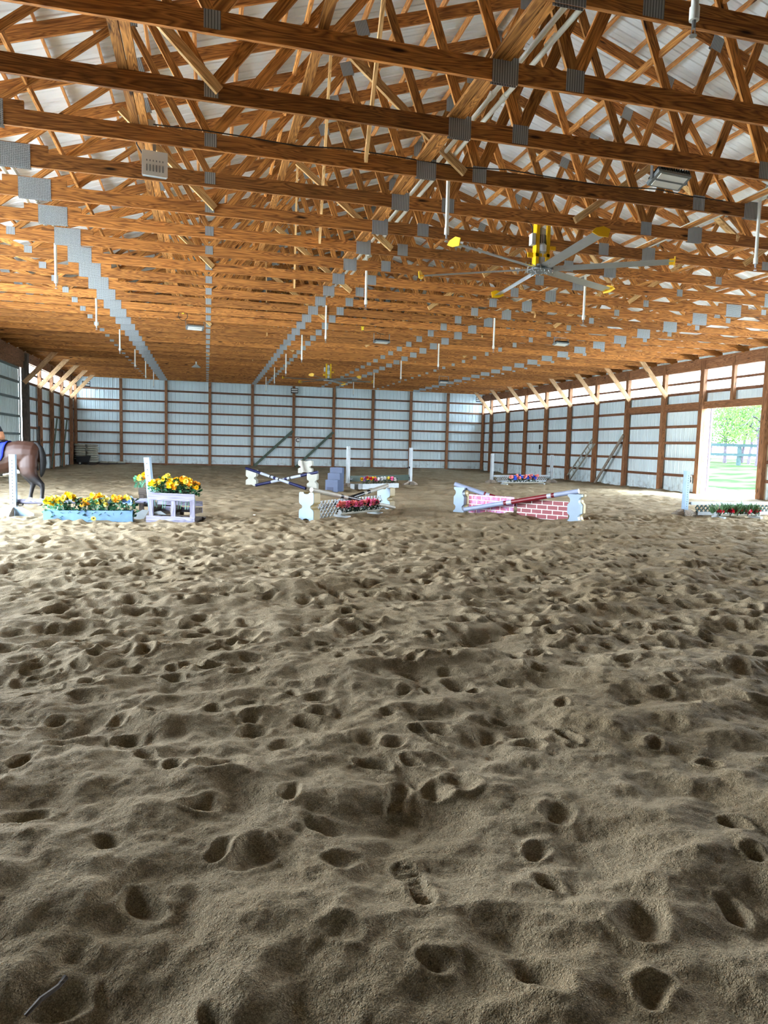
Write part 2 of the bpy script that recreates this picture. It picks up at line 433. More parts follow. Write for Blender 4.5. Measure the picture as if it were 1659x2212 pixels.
def horse_mat():
    m, t, b = new_mat('bay_coat')
    b.inputs['Roughness'].default_value = .5; b.inputs['Specular IOR Level'].default_value = .25
    tc = t.new('ShaderNodeTexCoord'); P = tc.outputs['Object']
    sx = t.new('ShaderNodeSeparateXYZ'); t.to(P, sx.inputs[0])
    n = t.new('ShaderNodeTexNoise', Scale=3.5, Detail=3.); t.to(P, n.inputs['Vector'])
    zz = t.math('ADD', sx.outputs['Z'], t.math('MULTIPLY', t.math('SUBTRACT', n.outputs['Fac'], .5), .12))
    body = t.mix(n.outputs['Fac'], srgb(38, 22, 16), srgb(62, 37, 26))
    leg = t.ramp(t.math('SUBTRACT', zz, 0.), [(.56, (1, 1, 1, 1)), (.72, (0, 0, 0, 1))])
    c = t.mix(leg, body, srgb(16, 14, 16))
    sock = t.ramp(zz, [(.13, (1, 1, 1, 1)), (.15, (0, 0, 0, 1))])
    c = t.mix(sock, c, srgb(214, 208, 204))
    hoof = t.ramp(zz, [(.035, (1, 1, 1, 1)), (.05, (0, 0, 0, 1))])
    c = t.mix(hoof, c, srgb(70, 62, 56))
    t.to(c, b.inputs['Base Color'])
    return m
M['horse'] = horse_mat()

# ------------------------------------------------------------------ camera
f_px, pitch, yaw, roll = 1509.988, .0934951, .2497952, .0255288
cam = bpy.data.objects.new('camera', bpy.data.cameras.new('camera')); COL.objects.link(cam)
cam.data.sensor_fit = 'VERTICAL'; cam.data.sensor_height = 36.; cam.data.lens = f_px / 2212 * 36.
cam.data.clip_end = 400
fw = Vector((math.sin(yaw) * math.cos(pitch), math.cos(yaw) * math.cos(pitch), -math.sin(pitch)))
r0 = Vector((math.cos(yaw), -math.sin(yaw), 0)); u0 = r0.cross(fw)
r = r0 * math.cos(roll) + u0 * math.sin(roll); u = -r0 * math.sin(roll) + u0 * math.cos(roll)
mw = Matrix((r, u, -fw)).transposed().to_4x4(); mw.translation = (0, 0, 1.41661)
cam.matrix_world = mw
SC.camera = cam

# ------------------------------------------------------------------ floor
def fbm_layer(cell, seed):
    g = np.random.default_rng(seed)
    n = 512; tab = g.random((n, n)).astype(np.float32) * 2 - 1
    def f(X, Y):
        x = (X + 50.) / cell; y = (Y + 50.) / cell
        xi = np.floor(x).astype(int); yi = np.floor(y).astype(int)
        fx = x - xi; fy = y - yi
        fx = fx * fx * (3 - 2 * fx); fy = fy * fy * (3 - 2 * fy)
        a = tab[xi % n, yi % n]; b = tab[(xi + 1) % n, yi % n]; c = tab[xi % n, (yi + 1) % n]; d = tab[(xi + 1) % n, (yi + 1) % n]
        return (a * (1 - fx) + b * fx) * (1 - fy) + (c * (1 - fx) + d * fx) * fy
    return f
LAY = [(1.3, .020), (.55, .030), (.30, .030), (.15, .017), (.075, .0085), (.036, .0036), (.018, .0015)]
LF = [(fbm_layer(c, 100 + i), a, c) for i, (c, a) in enumerate(LAY)]

pits = []   # x, y, ru, rv, angle, depth
SEEN = [(-.39, 1.83), (-.2, 2.12), (.37, 1.87), (.41, 2.24), (-.32, 2.47), (-.11, 3.04), (-.75, 3.19), (1.1, 1.96), (1.13, 2.17), (1.28, 1.7), (1.57, 1.68),
        (.62, 1.71), (.85, 1.54), (1.34, 2.35), (.42, 2.46), (1.55, 3.35), (1.4, 3.19), (1.79, 3.06), (-.44, 3.69), (-.27, 3.69), (.22, 3.38), (.02, 3.7),
        (-.89, 4.26), (-.64, 4.3), (-.15, 4.34), (1.09, 3.83), (1.25, 3.8), (.79, 4.85), (1.18, 4.79), (2.76, 4.08), (3.34, 3.6), (2.63, 3.55), (2.32, 2.64),
        (1.94, 2.13), (1.88, 1.93), (1.1, 1.47), (.05, 1.65), (.32, 2.69), (.94, 2.68), (1.08, 2.68), (-.75, 3.68), (3.14, 3.31), (-.87, 5.01), (-.41, 4.88),
        (.05, 2.37), (.18, 2.31), (2.17, 2.9)]
for x, y in SEEN:
    s_ = random.uniform(.8, 1.15)
    pits.append((x, y, .05 * s_, .04 * s_, random.uniform(0, PI), random.uniform(.02, .034)))
def far_enough(x, y):
    return all((x - a) ** 2 + (y - b) ** 2 > .03 for a, b in SEEN)
def print_at(x, y, lo, hi, big):
    s_ = random.uniform(.7, 1.3) * big
    pits.append((x, y, .062 * s_, .048 * s_, random.uniform(0, PI), random.uniform(lo, hi)))
for _ in range(300):
    x = random.uniform(-1.6, 5.2); y = random.uniform(2.6, 5)
    if far_enough(x, y) and random.random() < (y - 2.2) / 2.8: print_at(x, y, .015, .034, .95)
for _ in range(1500): print_at(random.uniform(-3.6, 10.6), random.uniform(4.8, 9), .014, .036, 1.1)
for _ in range(2300): print_at(random.uniform(-4.8, 15), random.uniform(9, 14), .015, .038, 1.3)
for _ in range(3600): print_at(random.uniform(XL, XR), random.uniform(14, 42), .02, .05, 1.5)
for _ in range(260):   # shallow scuffs
    x = random.uniform(XL, XR); y = random.uniform(1., 40)
    pits.append((x, y, random.uniform(.12, .25), random.uniform(.07, .12), random.uniform(0, PI), random.uniform(-.022, .02)))
BOOTS = [(.66, 2.07, 1.62, .27), (.76, 2.64, 1.15, .26), (1.06, 3.18, 1.9, .27)]   # x, y, heading, length
def boot(dx, dy, ang, L):
    """depth of a boot print with a ridged tread"""
    u_ = dx * math.cos(ang) + dy * math.sin(ang); v_ = -dx * math.sin(ang) + dy * math.cos(ang)
    t_ = u_ / L + .5
    half = np.interp(t_, [0, .08, .25, .42, .7, .9, 1.], [.018, .034, .036, .031, .046, .038, .012])
    edge = np.clip((half - np.abs(v_)) / .008, 0, 1) * np.clip(t_ / .03, 0, 1) * np.clip((1 - t_) / .03, 0, 1)
    tread = .0035 * np.sign(np.sin(u_ * 2 * PI / .022)) * (t_ > .0) * ((t_ < .3) | (t_ > .45))
    rim = .006 * np.exp(-((np.abs(v_) - half - .012) / .012) ** 2) * ((t_ > -.05) & (t_ < 1.05))
    return -edge * (.017 - tread) + rim, edge
def sand_patch(x0, x1, y0, y1, res):
    nx = int(round((x1 - x0) / res)) + 1; ny = int(round((y1 - y0) / res)) + 1
    xs = np.linspace(x0, x1, nx); ys = np.linspace(y0, y1, ny)
    X, Y = np.meshgrid(xs, ys, indexing='ij')
    H = np.zeros_like(X)
    for f, a, c in LF:
        if c > res * 1.5: H += a * f(X * (.8 if c > .25 else 1.), Y * (1.25 if c > .25 else 1.))
    if res < .08: H -= .030 * np.abs(LF[1][0](X * 1.25 + 9, Y * 1.6)) - .010      # soft crests
    wx = .045 * LF[2][0](X * 1.6 + 3, Y * 1.6 + 7) + .016 * LF[3][0](X * 1.5 + 5, Y * 1.5); wy = .045 * LF[2][0](X * 1.6 + 21, Y * 1.6 + 2) + .016 * LF[3][0](X * 1.5, Y * 1.5 + 8)
    for (px, py, ru, rv, an, de) in pits:
        R = 2.6 * max(ru, rv)
        if px < x0 - R or px > x1 + R or py < y0 - R or py > y1 + R: continue
        i0, i1 = np.searchsorted(xs, (px - R, px + R)); j0, j1 = np.searchsorted(ys, (py - R, py + R))
        if i1 <= i0 or j1 <= j0: continue
        dx = X[i0:i1, j0:j1] - px + wx[i0:i1, j0:j1]; dy = Y[i0:i1, j0:j1] - py + wy[i0:i1, j0:j1]
        uu = (dx * math.cos(an) + dy * math.sin(an)) / ru; vv = (-dx * math.sin(an) + dy * math.cos(an)) / rv
        q = uu * uu + vv * vv + .35 * uu * vv * np.sin(3 * an)
        H[i0:i1, j0:j1] += -de * (1 + .4 * uu) * np.exp(-q ** 1.3 * .75) + de * .34 * np.exp(-((np.sqrt(q) - 1.55 - .2 * uu) / .42) ** 2)
    for (px, py, an, L) in BOOTS:
        i0, i1 = np.searchsorted(xs, (px - .25, px + .25)); j0, j1 = np.searchsorted(ys, (py - .25, py + .25))
        if i1 <= i0 or j1 <= j0: continue
        dx = X[i0:i1, j0:j1] - px; dy = Y[i0:i1, j0:j1] - py
        bd_, eg_ = boot(dx, dy, an, L); base_ = H[i0:i1, j0:j1]; lvl_ = (base_ * eg_).sum() / max(eg_.sum(), 1e-6)
        H[i0:i1, j0:j1] = base_ * (1 - eg_ * .92) + lvl_ * eg_ * .92 + bd_
    # tracked down at the doorway, banked a little at the back wall
    H += .06 * np.clip((Y - 41.2) / 1.2, 0, 1)
    V = np.stack([X, Y, H], -1).reshape(-1, 3)
    I = np.arange(nx * ny).reshape(nx, ny)
    F = np.stack([I[:-1, :-1], I[1:, :-1], I[1:, 1:], I[:-1, 1:]], -1).reshape(-1, 4)
    return V, F
PATCH = [(-1.6, 5.2, 1.2, 5., .009), (-3.6, 10.6, 5., 9., .016), (-4.8, 15., 9., 14., .028), (XL - .1, XR + .1, 14., YB + .1, .05),
         (XL - .1, -1.6, YF, 5., .15), (5.2, XR + .1, YF, 5., .15), (-1.6, 5.2, YF, 1.2, .1), (XL - .1, -3.6, 5., 9., .1), (10.6, XR + .1, 5., 9., .1), (XL - .1, -4.8, 9., 14., .1), (15., XR + .1, 9., 14., .1)]
VV, FF, off = [], [], 0
for a in PATCH:
    x0, x1, y0, y1, rs = a
    if rs > .012: x0, x1, y0, y1 = max(x0 - rs, XL - .1), min(x1 + rs, XR + .1), y0 - rs, min(y1 + rs, YB + .1)
    V, F = sand_patch(x0, x1, y0, y1, rs)
    if rs > .012: V[:, 2] -= .003 * ((V[:, 0] < a[0]) | (V[:, 0] > a[1]) | (V[:, 1] < a[2]) | (V[:, 1] > a[3]))
    VV.append(V); FF.append(F + off); off += len(V)
VV = np.concatenate(VV); FF = np.concatenate(FF)
me = bpy.data.meshes.new('floor')
me.vertices.add(len(VV)); me.vertices.foreach_set('co', VV.astype(np.float32).ravel())
me.loops.add(FF.size); me.loops.foreach_set('vertex_index', FF.astype(np.int32).ravel())
me.polygons.add(len(FF)); me.polygons.foreach_set('loop_start', np.arange(0, FF.size, 4, dtype=np.int32))
me.polygons.foreach_set('use_smooth', np.ones(len(FF), dtype=bool))
me.update(calc_edges=True)
me.materials.append(M['sand'])
floor = link(bpy.data.objects.new('floor', me)); floor['kind'] = 'structure'
tag(floor, 'brown arena sand pitted with hoof prints')

# ------------------------------------------------------------------ sheet walls
def rib_profile(a0, a1, pitch=.2286):
    """(position, height) of a ribbed steel sheet"""
    pts = []; a = a0
    while a < a1:
        for d, h in ((0, 0), (.012, .019), (.034, .019), (.046, 0), (.12, 0), (.128, .004), (.15, .004), (.158, 0)):
            if a + d < a1: pts.append((a + d, h))
        a += pitch
    pts.append((a1, 0)); return pts
def sheet(mb, a0, a1, z0, z1, fn):
    pts = rib_profile(a0, a1)
    vs = []
    for a, h in pts:
        vs += [fn(a, z0(a) if callable(z0) else z0, h), fn(a, z1(a) if callable(z1) else z1, h)]
    mb.add(vs, [(2 * i, 2 * i + 2, 2 * i + 3, 2 * i + 1) for i in range(len(pts) - 1)])
def struct(o, label=None): o['kind'] = 'structure'; tag(o, label); return o

GD = .045     # girt depth in front of the sheet
roofz = lambda x: APEX + .13 - SLOPE * abs(x - RX)
# back wall with gable
mb = MB(); sheet(mb, XL - .12, XR + .12, -.15, lambda x: roofz(x), lambda a, z, h: (a, YB + .10 - h, z))
wall_back = struct(mb.build('wall_back', M['sheet']), 'white ribbed steel end wall with seven rows of girts')
def lumber(name, p0, p1, t, w, mat, parent=None, up=(0, 0, 1)):
    """a board from p0 to p1: thickness t sideways, depth w along up; its own X axis runs along the grain"""
    p0, p1 = Vector(p0), Vector(p1); d = p1 - p0; L = round(d.length, 4); d.normalize()
    key = (name, L, round(t, 4), round(w, 4), mat.name)
    if key not in LUM:
        q = MB(); q.box((0, 0, 0), (L, t, w)); me = q.mesh(name); me.materials.append(mat); LUM[key] = me
    o = link(bpy.data.objects.new(name, LUM[key]), parent)
    side = d.cross(Vector(up)).normalized(); uu = side.cross(d)
    mw = Matrix((d, -side, uu)).transposed().to_4x4() if False else Matrix((d, side * -1, uu)).transposed().to_4x4()
    if mw.to_3x3().determinant() < 0: mw = Matrix((d, side, uu)).transposed().to_4x4()
    o.rotation_mode = 'QUATERNION'
    o.location = (p0 + p1) / 2; o.rotation_quaternion = mw.to_quaternion()
    return o
LUM = {}
for k in range(1, 8):
    lumber('girt', (XL, YB + .055, 2 * FT * k), (XR, YB + .055, 2 * FT * k), .06, .1, M['girt'], wall_back)
lumber('girt', (XL, YB + .055, .02), (XR, YB + .055, .02), .06, .2, M['girt'], wall_back)

# left wall: closed sliding door Y 21.5..31, open door Y 5..12.6
BZ0, BZ1 = 12 * FT, 4.43
DL = (7.2, 18.4)
BY0 = 5.0      # the translucent bands start here
mb = MB()
fL = lambda a, z, h: (XL - .10 + h, a, z)
sheet(mb, 31.2, YB + .1, -.15, BZ0, fL); sheet(mb, 31.2, YB + .1, BZ1, 5.3, fL)
sheet(mb, DL[1], 21.6, -.15, BZ0, fL); sheet(mb, DL[1], 21.6, BZ1, 5.3, fL)
sheet(mb, YF, DL[0], -.15, 5.3, fL)
sheet(mb, DL[0], DL[1], 4.2, 5.3, fL); sheet(mb, 21.6, 31.2, 4.25, 5.3, fL)
wall_left = struct(mb.build('wall_left', M['sheet']), 'white ribbed steel side wall on the left with timber girts')
for k in range(1, 8):
    z = 2 * FT * k if k < 7 else 4.04
    if k == 6: z = BZ0
    lumber('girt', (XL - .045, 31.3, z), (XL - .045, YB, z), .06, .1 if k < 7 else .085, M['girt'], wall_left)
    lumber('girt', (XL - .045, DL[1], z), (XL - .045, 21.6, z), .06, .1 if k < 7 else .085, M['girt'], wall_left)
# right wall with the doorway
DR = (18.86, 21.62); DQ = (8.2, 14.4)     # unseen second doorway, added on the right to brighten the mid floor
mb = MB()
fR = lambda a, z, h: (XR + .10 - h, a, z)
sheet(mb, DR[1], YB + .1, -.15, BZ0, fR); sheet(mb, DQ[1], DR[0], -.15, BZ0, fR); sheet(mb, BY0, DQ[0], -.15, BZ0, fR); sheet(mb, DQ[0], DQ[1], 3.3, BZ0, fR); sheet(mb, YF, BY0, -.15, 5.3, fR); sheet(mb, DR[0], DR[1], 3.1, BZ0, fR)
sheet(mb, BY0, YB + .1, BZ1, 5.3, fR)
wall_right = struct(mb.build('wall_right', M['sheet']), 'white ribbed steel side wall on the right with timber girts')
for k in range(1, 8):
    z = 2 * FT * k if k < 7 else 4.04
    lumber('girt', (XR + .045, DR[1], z), (XR + .045, YB, z), .06, .1 if k < 7 else .085, M['girt'], wall_right)
    if k >= 6: lumber('girt', (XR + .045, DR[0] - .3, z), (XR + .045, DR[1], z), .06, .1 if k < 7 else .085, M['girt'], wall_right)
    lumber('girt', (XR + .045, DQ[1], z), (XR + .045, DR[0], z), .06, .1 if k < 7 else .085, M['girt'], wall_right)
# unseen front wall behind the camera, coloured dark to cut bounce light
mb = MB(); sheet(mb, XL - .12, XR + .12, -.15, lambda x: roofz(x), lambda a, z, h: (a, YF - .10 + h, z))
struct(mb.build('wall_front', M['dark_wood']), 'unseen end wall, coloured dark to cut bounce light')
# translucent bands
mb = MB(); sheet(mb, BY0, YB + .1, BZ0 - .03, BZ1 + .05, lambda a, z, h: (XR + .125 - h, a, z))
w1 = struct(mb.build('window_1', M['panel']), 'bright translucent eave band along the right wall')
mb = MB()
for a, b in ((31.2, YB + .1), (DL[1], 21.6)): sheet(mb, a, b, BZ0 - .03, BZ1 + .05, lambda a, z, h: (XL - .125 + h, a, z))
w2 = struct(mb.build('window_2', M['panel']), 'bright translucent eave band along the left wall')

# roof
mb = MB()
for s_ in (-1, 1):
    pts = rib_profile(YF - .3, YB + .4)
    xe = XL - .5 if s_ < 0 else XR + .5
    vs = []
    for a, h in pts: vs += [(RX, a, APEX + .13 - h * .9), (xe, a, roofz(xe) - h * .9)]
    mb.add(vs, [(2 * i, 2 * i + 2, 2 * i + 3, 2 * i + 1) for i in range(len(pts) - 1)])
ceiling = struct(mb.build('ceiling', M['roof']), 'white ribbed steel roof seen from below')
for s_ in (-1, 1):
    for k in range(20):
        x = RX + s_ * (.12 + k * .64)
        if not XL - .3 < x < XR + .3: continue
        z = roofz(x) - .075
        lumber('purlin', (x, YF, z), (x, YB + .05, z), .038, .089, M['purlin'], ceiling, up=(SLOPE * s_, 0, 1))

# eave beams and door headers
def beam_struct(name, p0, p1, t, w, label, mat='post'):
    o = lumber(name, p0, p1, t, w, M[mat]); struct(o, label); return o
beam_struct('trim_1', (XR - .05, YF, 4.63), (XR - .05, YB, 4.63), .09, .40, 'dark timber eave beam along the right wall')
beam_struct('trim_2', (XL + .05, YF, 4.63), (XL + .05, YB, 4.63), .09, .40, 'dark timber eave beam along the left wall')
beam_struct('trim_5', (XL + .0, 21.5, 4.3), (XL + .0, 31.3, 4.3), .1, .26, 'dark timber header above the closed sliding door')
beam_struct('trim_3', (XR - .02, 18.5, 3.17), (XR - .02, 26.4, 3.17), .09, .25, 'timber header above the open doorway')

# ------------------------------------------------------------------ posts
POSTY = [40.96 - 2.438 * k for k in range(8)]
def post(x, y, z0, z1, label, group, brace=0, sx=.15, sy=.15, mat='post'):
    o = lumber('wall_post', (x, y, z0), (x, y, z1), sy, sx, M[mat], None, up=(1, 0, 0))
    tag(o, label, 'post', group)
    if brace:
        # knee brace, a board beside the post rising inwards to the trusses
        q = Vector((x, y, (z0 + z1) / 2))
        a = Vector((x - brace * .02, y - .105, 3.58)); b = Vector((x + brace * 1.22, y - .105, 4.95))
        k = lumber('knee_brace', a, b, .04, .185, M['brace'], None)
        inv = o.rotation_quaternion.inverted()
        k.parent = o; k.location = inv @ (k.location - o.location); k.rotation_quaternion = inv @ k.rotation_quaternion
        k['label'] = 'pale diagonal knee brace'
    return o
for i in range(9):
    post(XL + 2.438 * (i + 1), YB - .06, -.2, CB + .03, f'timber post of the back wall, {ow(i + 1)} from its left corner', 'posts along the back wall')
post(XL + .04, YB - .06, -.2, 4.83, 'timber post in the back left corner of the barn', 'posts along the back wall')
post(XR - .04, YB - .06, -.2, 4.83, 'timber post in the back right corner of the barn', 'posts along the back wall')
for i, y in enumerate(POSTY):
    post(XR - .06, y, -.2, 4.75, f'timber post with pale knee brace on the right wall, {ow(i + 1)} from the back corner', 'posts along the right wall', -1, .16, .17)
post(XR - .06, 21.72, -.2, 4.75, 'timber post at the left side of the open doorway', 'posts along the right wall', 0, .16, .2)
post(XR - .06, 18.74, -.2, 4.75, 'timber post at the right side of the open doorway', 'posts along the right wall', 0, .16, .2)
post(XR - .04, 20.25, 3.29, 4.75, 'short timber post standing on the doorway header', 'posts along the right wall', 0, .13, .13)
for i, y in enumerate(POSTY[:4]):
    post(XL + .06, y, -.2, 4.75, f'timber post with pale knee brace on the left wall, {ow(i + 1)} from the back corner', 'posts along the left wall', 1, .16, .17)
lp = post(XL + .08, 31.08, -.2, 4.75, 'timber post beside the closed sliding door, shade put into its colour', 'posts along the left wall', 1, .24, .24, 'dark_wood')  # darker wood than its neighbours, standing in for the shade on this post

# closed sliding door on the left
mb = MB(); sheet(mb, 21.9, 31.03, .15, 4.3, lambda a, z, h: (XL - .16 + h, a, z))
door = struct(mb.build('door_1', M['door_sheet']), 'closed sliding door of pale ribbed steel with grey rails')
for z in (.2, .85, 1.55, 2.25, 2.95, 3.6, 4.15):
    q = MB(); q.box((XL - .12, 26.45, z), (.04, 9.1, .09)); q.build('door_rail', M['door_frame'], door)
q = MB(); q.box((XL - .12, 31.0, 2.23), (.05, .06, 4.14)); q.build('door_stile', M['door_frame'], door)
# pipe and jamb coloured as sunlit at the doorway
mb = MB(); mb.cyl((XR + .16, 21.47, -.05), (XR + .16, 21.47, 3.05), .045, n=12)
mb.cyl((XR + .16, 21.47, .1), (XR + .16, 21.47, .24), .06, n=12); mb.cyl((XR + .16, 21.47, 1.3), (XR + .16, 21.47, 1.4), .058, n=12)
tag(mb.build('drain_pipe', M['pipe_grey'], smooth=40), 'grey upright pipe inside the left side of the open doorway', 'pipe')
beam_struct('trim_4', (XR + .14, 21.66, -.05), (XR + .14, 21.66, 3.05), .05, .3, 'timber jamb of the open doorway, sunlight put into its yellow colour', 'sunlit_wood').rotation_mode = 'QUATERNION'

# ------------------------------------------------------------------ trusses
CHORD = [XL - .05, -2.38, 2.69, 7.6, 12.53, XR + .05]
topz = lambda x: APEX - .1 - SLOPE * abs(x - RX)
BJ = [-5.9, -3.29, .04, 3.41]
TJ = [-4.9, -1., 2.33]
WEBS = [((-3.29, 0), (-4.9, 1), .089), ((-3.29, 0), (-1., 1), .089), ((.04, 0), (-1., 1), .089), ((.04, 0), (2.33, 1), .12), ((3.41, 0), (2.33, 1), .12), ((3.41, 0), (RX, 1), .13)]
def plate_obj(w, h, mat, x, z, parent, ang=0., th=.0215):
    key = ('plate', w, h, mat.name, th)
    if key not in LUM:
        q = MB()
        for s_ in (-1, 1): q.box((0, s_ * th, 0), (w, .003, h))
        me = q.mesh('gusset_plate'); me.materials.append(mat); LUM[key] = me
    o = link(bpy.data.objects.new('gusset_plate', LUM[key]), parent)
    o.location = (x, 0, z); o.rotation_euler = (0, ang, 0)
    return o
def make_truss():
    root = thing('roof_truss', '', 'roof truss', (RX, 0, CB))
    P = lambda x, z: (x - RX, 0, z - CB)
    for a, b in zip(CHORD[:-1], CHORD[1:]):
        lumber('bottom_chord', P(a, (CB + CT) / 2), P(b, (CB + CT) / 2), .038, .184, M['truss'], root)
    for s_ in (-1, 1):
        xm = RX + s_ * 5.2; xe = RX + s_ * 12.45
        lumber('top_chord', P(RX, topz(RX)), P(xm, topz(xm)), .038, .184, M['truss'], root)
        lumber('top_chord', P(xm, topz(xm)), P(xe, topz(xe)), .038, .184, M['truss'], root)
        mir = lambda x: x if s_ < 0 else 2 * RX - x
        for (xa, _), (xb, _), w in WEBS:
            lumber('web', P(mir(xa), CT - .05), P(mir(xb), topz(xb) - .03), .038, w, M['web'], root)
        for xb, w, h in ((-3.29, .14, .13), (.04, .14, .15), (3.41, .19, .2)):
            plate_obj(w, h, M['plate'], mir(xb) - RX, .11 if xb > 0 else .14, root)
        for xt in TJ:
            plate_obj(.2, .22, M['plate'], mir(xt) - RX, topz(xt) - .02 - CB, root, math.atan(SLOPE) * (-1 if s_ < 0 else 1) * 1.)
        # splice with a scab board on the chord
        xs = -2.38 if s_ < 0 else 12.53
        plate_obj(.43, .29, M['splice'], xs - RX, .12, root)
        lumber('scab_board', P(xs - .42, CT + .045), P(xs + .42, CT + .045), .038, .09, M['truss'], root)
    plate_obj(.26, .24, M['plate'], 2.69 - RX, .1, root); plate_obj(.26, .24, M['plate'], 7.6 - RX, .1, root)
    plate_obj(.2, .34, M['plate'], 0, APEX - .1 - CB, root)
    return root
NT0 = -3
proto = make_truss()
idx = list(range(NT0, 30))
for n, i in enumerate(idx):
    y = TY0 + TS * i
    o = proto if n == 0 else dup(proto)
    o.location = (RX, y + random.uniform(-.006, .006), CB)
    back = 30 - i
    o['label'] = f'wooden roof truss with steel gusset plates, {ow(back)} from the back wall'
    o['group'] = 'roof trusses'

# boards running along the barn, lying on the chords and nailed to the webs
def long_board(x, z, t, w, label, mat='pale', y0=3., y1=YB - .4):
    o = lumber('lateral_brace', (x, y0, z), (x, y1, z), t, w, M[mat])
    return tag(o, label, 'brace board', 'boards running along the barn on the trusses')
side = lambda x: 'left' if x < RX else 'right'
for x, nm in ((-.80, 'outermost left of those lying on the bottom chords'), (-.70, 'beside the outermost left one on the chords'),
              (.98, 'on the chords between the left pipes and the middle pipes'), (2.60, 'on the chords beside the middle white pipes'), (2.70, 'on the chords directly under the middle white pipes'),
              (7.45, 'on the chords left of the right-hand white pipes'), (9.1, 'on the chords right of the right-hand white pipes'),
              (10.85, 'outermost right of those lying on the bottom chords')):
    long_board(x, CT + .02, .089, .038, f'long board running lengthwise, {nm}', 'web')
for x, z, nm in ((-2.2, 5.85, 'low on the outer webs of the left side'), (1.15, 6.45, 'halfway up the inner webs of the left side'),
                 (4.2, 6.75, 'on the webs just left of the ridge'), (5.95, 6.8, 'on the webs just right of the ridge'), (8.95, 6.4, 'halfway up the inner webs of the right side'), (12.3, 5.85, 'low on the outer webs of the right side')):
    long_board(x, z, .038, .089, f'long lumber strip running lengthwise, {nm}', 'web')
# diagonal braces in the length of the barn
for k in range(9):
    y = TY0 + TS - .045 + 3 * TS * k
    for j, (x, dx, dy, dz) in enumerate(((.12, -1.3, -.35, 1.1), (3.2, -1.75, -.35, 1.15), (5.45, 1.5, .3, 1.1), (9.6, 1.4, -.35, 1.1), (1.9, -.25, -2.4, 1.9), (8.4, .3, 2.4, 2.))):
        if (k + j) % 2 and k > 2: continue
        yy = y + (j % 3) * TS
        if yy + dy > YB - .6: continue
        o = lumber('diagonal_brace', (x, yy, CB + .1), (x + dx, yy + dy, CB + .1 + dz), .04, .1, M['pale'])
        sd = ('left of the ridge', 'right of the ridge')[x > RX]
        tag(o, f'pale diagonal brace board between the roof trusses, {sd}', 'brace board', f'diagonal braces {sd}')

# ------------------------------------------------------------------ sprinkler lines
PX = [(-2.68, 'left', 13.98), (2.98, 'middle', 4.15), (7.66, 'right', 8.81)]
PZ = 5.13
for x, nm, y0 in PX:
    for j, dx in enumerate((-.07, .07)):
        mb = MB(); mb.cyl((x + dx, 4.2, PZ), (x + dx, YB - .6, PZ), .026, n=10)
        for k in range(7): mb.cyl((x + dx, 7.2 + 5.2 * k, PZ), (x + dx, 7.32 + 5.2 * k, PZ), .033, n=10)
        tag(mb.build('sprinkler_pipe', M['pvc'], smooth=40), f'white plastic pipe running along the {nm} of the roof, {"left" if j == 0 else "right"} one of its pair', 'pipe', 'white pipes above the trusses')
def drop(loc, label):
    t = thing('sprinkler_drop', label, 'sprinkler', loc, 0, 'sprinkler drops under the trusses')
    q = MB(); q.cyl((0, 0, 0), (0, 0, -.88), .024, n=10); q.cyl((0, 0, .02), (0, 0, -.06), .034, n=10); q.cyl((0, 0, -.05), (.09, 0, 0), .024, n=8); q.build('drop_pipe', M['pvc'], t, smooth=40)
    q = MB(); q.cyl((0, 0, -.86), (0, 0, -.94), .032, n=10); cp_ = q.build('coupling', M['pvc'], t, smooth=40)
    q = MB(); q.cyl((0, 0, -.94), (0, 0, -.99), .014, .012, n=8); q.cyl((0, 0, -1.03), (0, 0, -1.035), .024, n=10)
    q.cyl((.012, 0, -.98), (.014, 0, -1.03), .003, n=5); q.cyl((-.012, 0, -.98), (-.014, 0, -1.03), .003, n=5); q.build('sprinkler_head', M['galv'], cp_, smooth=40)
    return t
d0 = None
for x, nm, y0 in PX:
    k = 0
    while y0 + 4.8 * k < YB - 1.5:
        lab = f'white sprinkler pipe hanging from the {nm} pipe line, {ow(k + 1)} from the camera'
        loc = (x + .05, y0 + 4.8 * k, PZ)
        if d0 is None: d0 = drop(loc, lab)
        else: dup(d0, loc, None, lab)
        k += 1

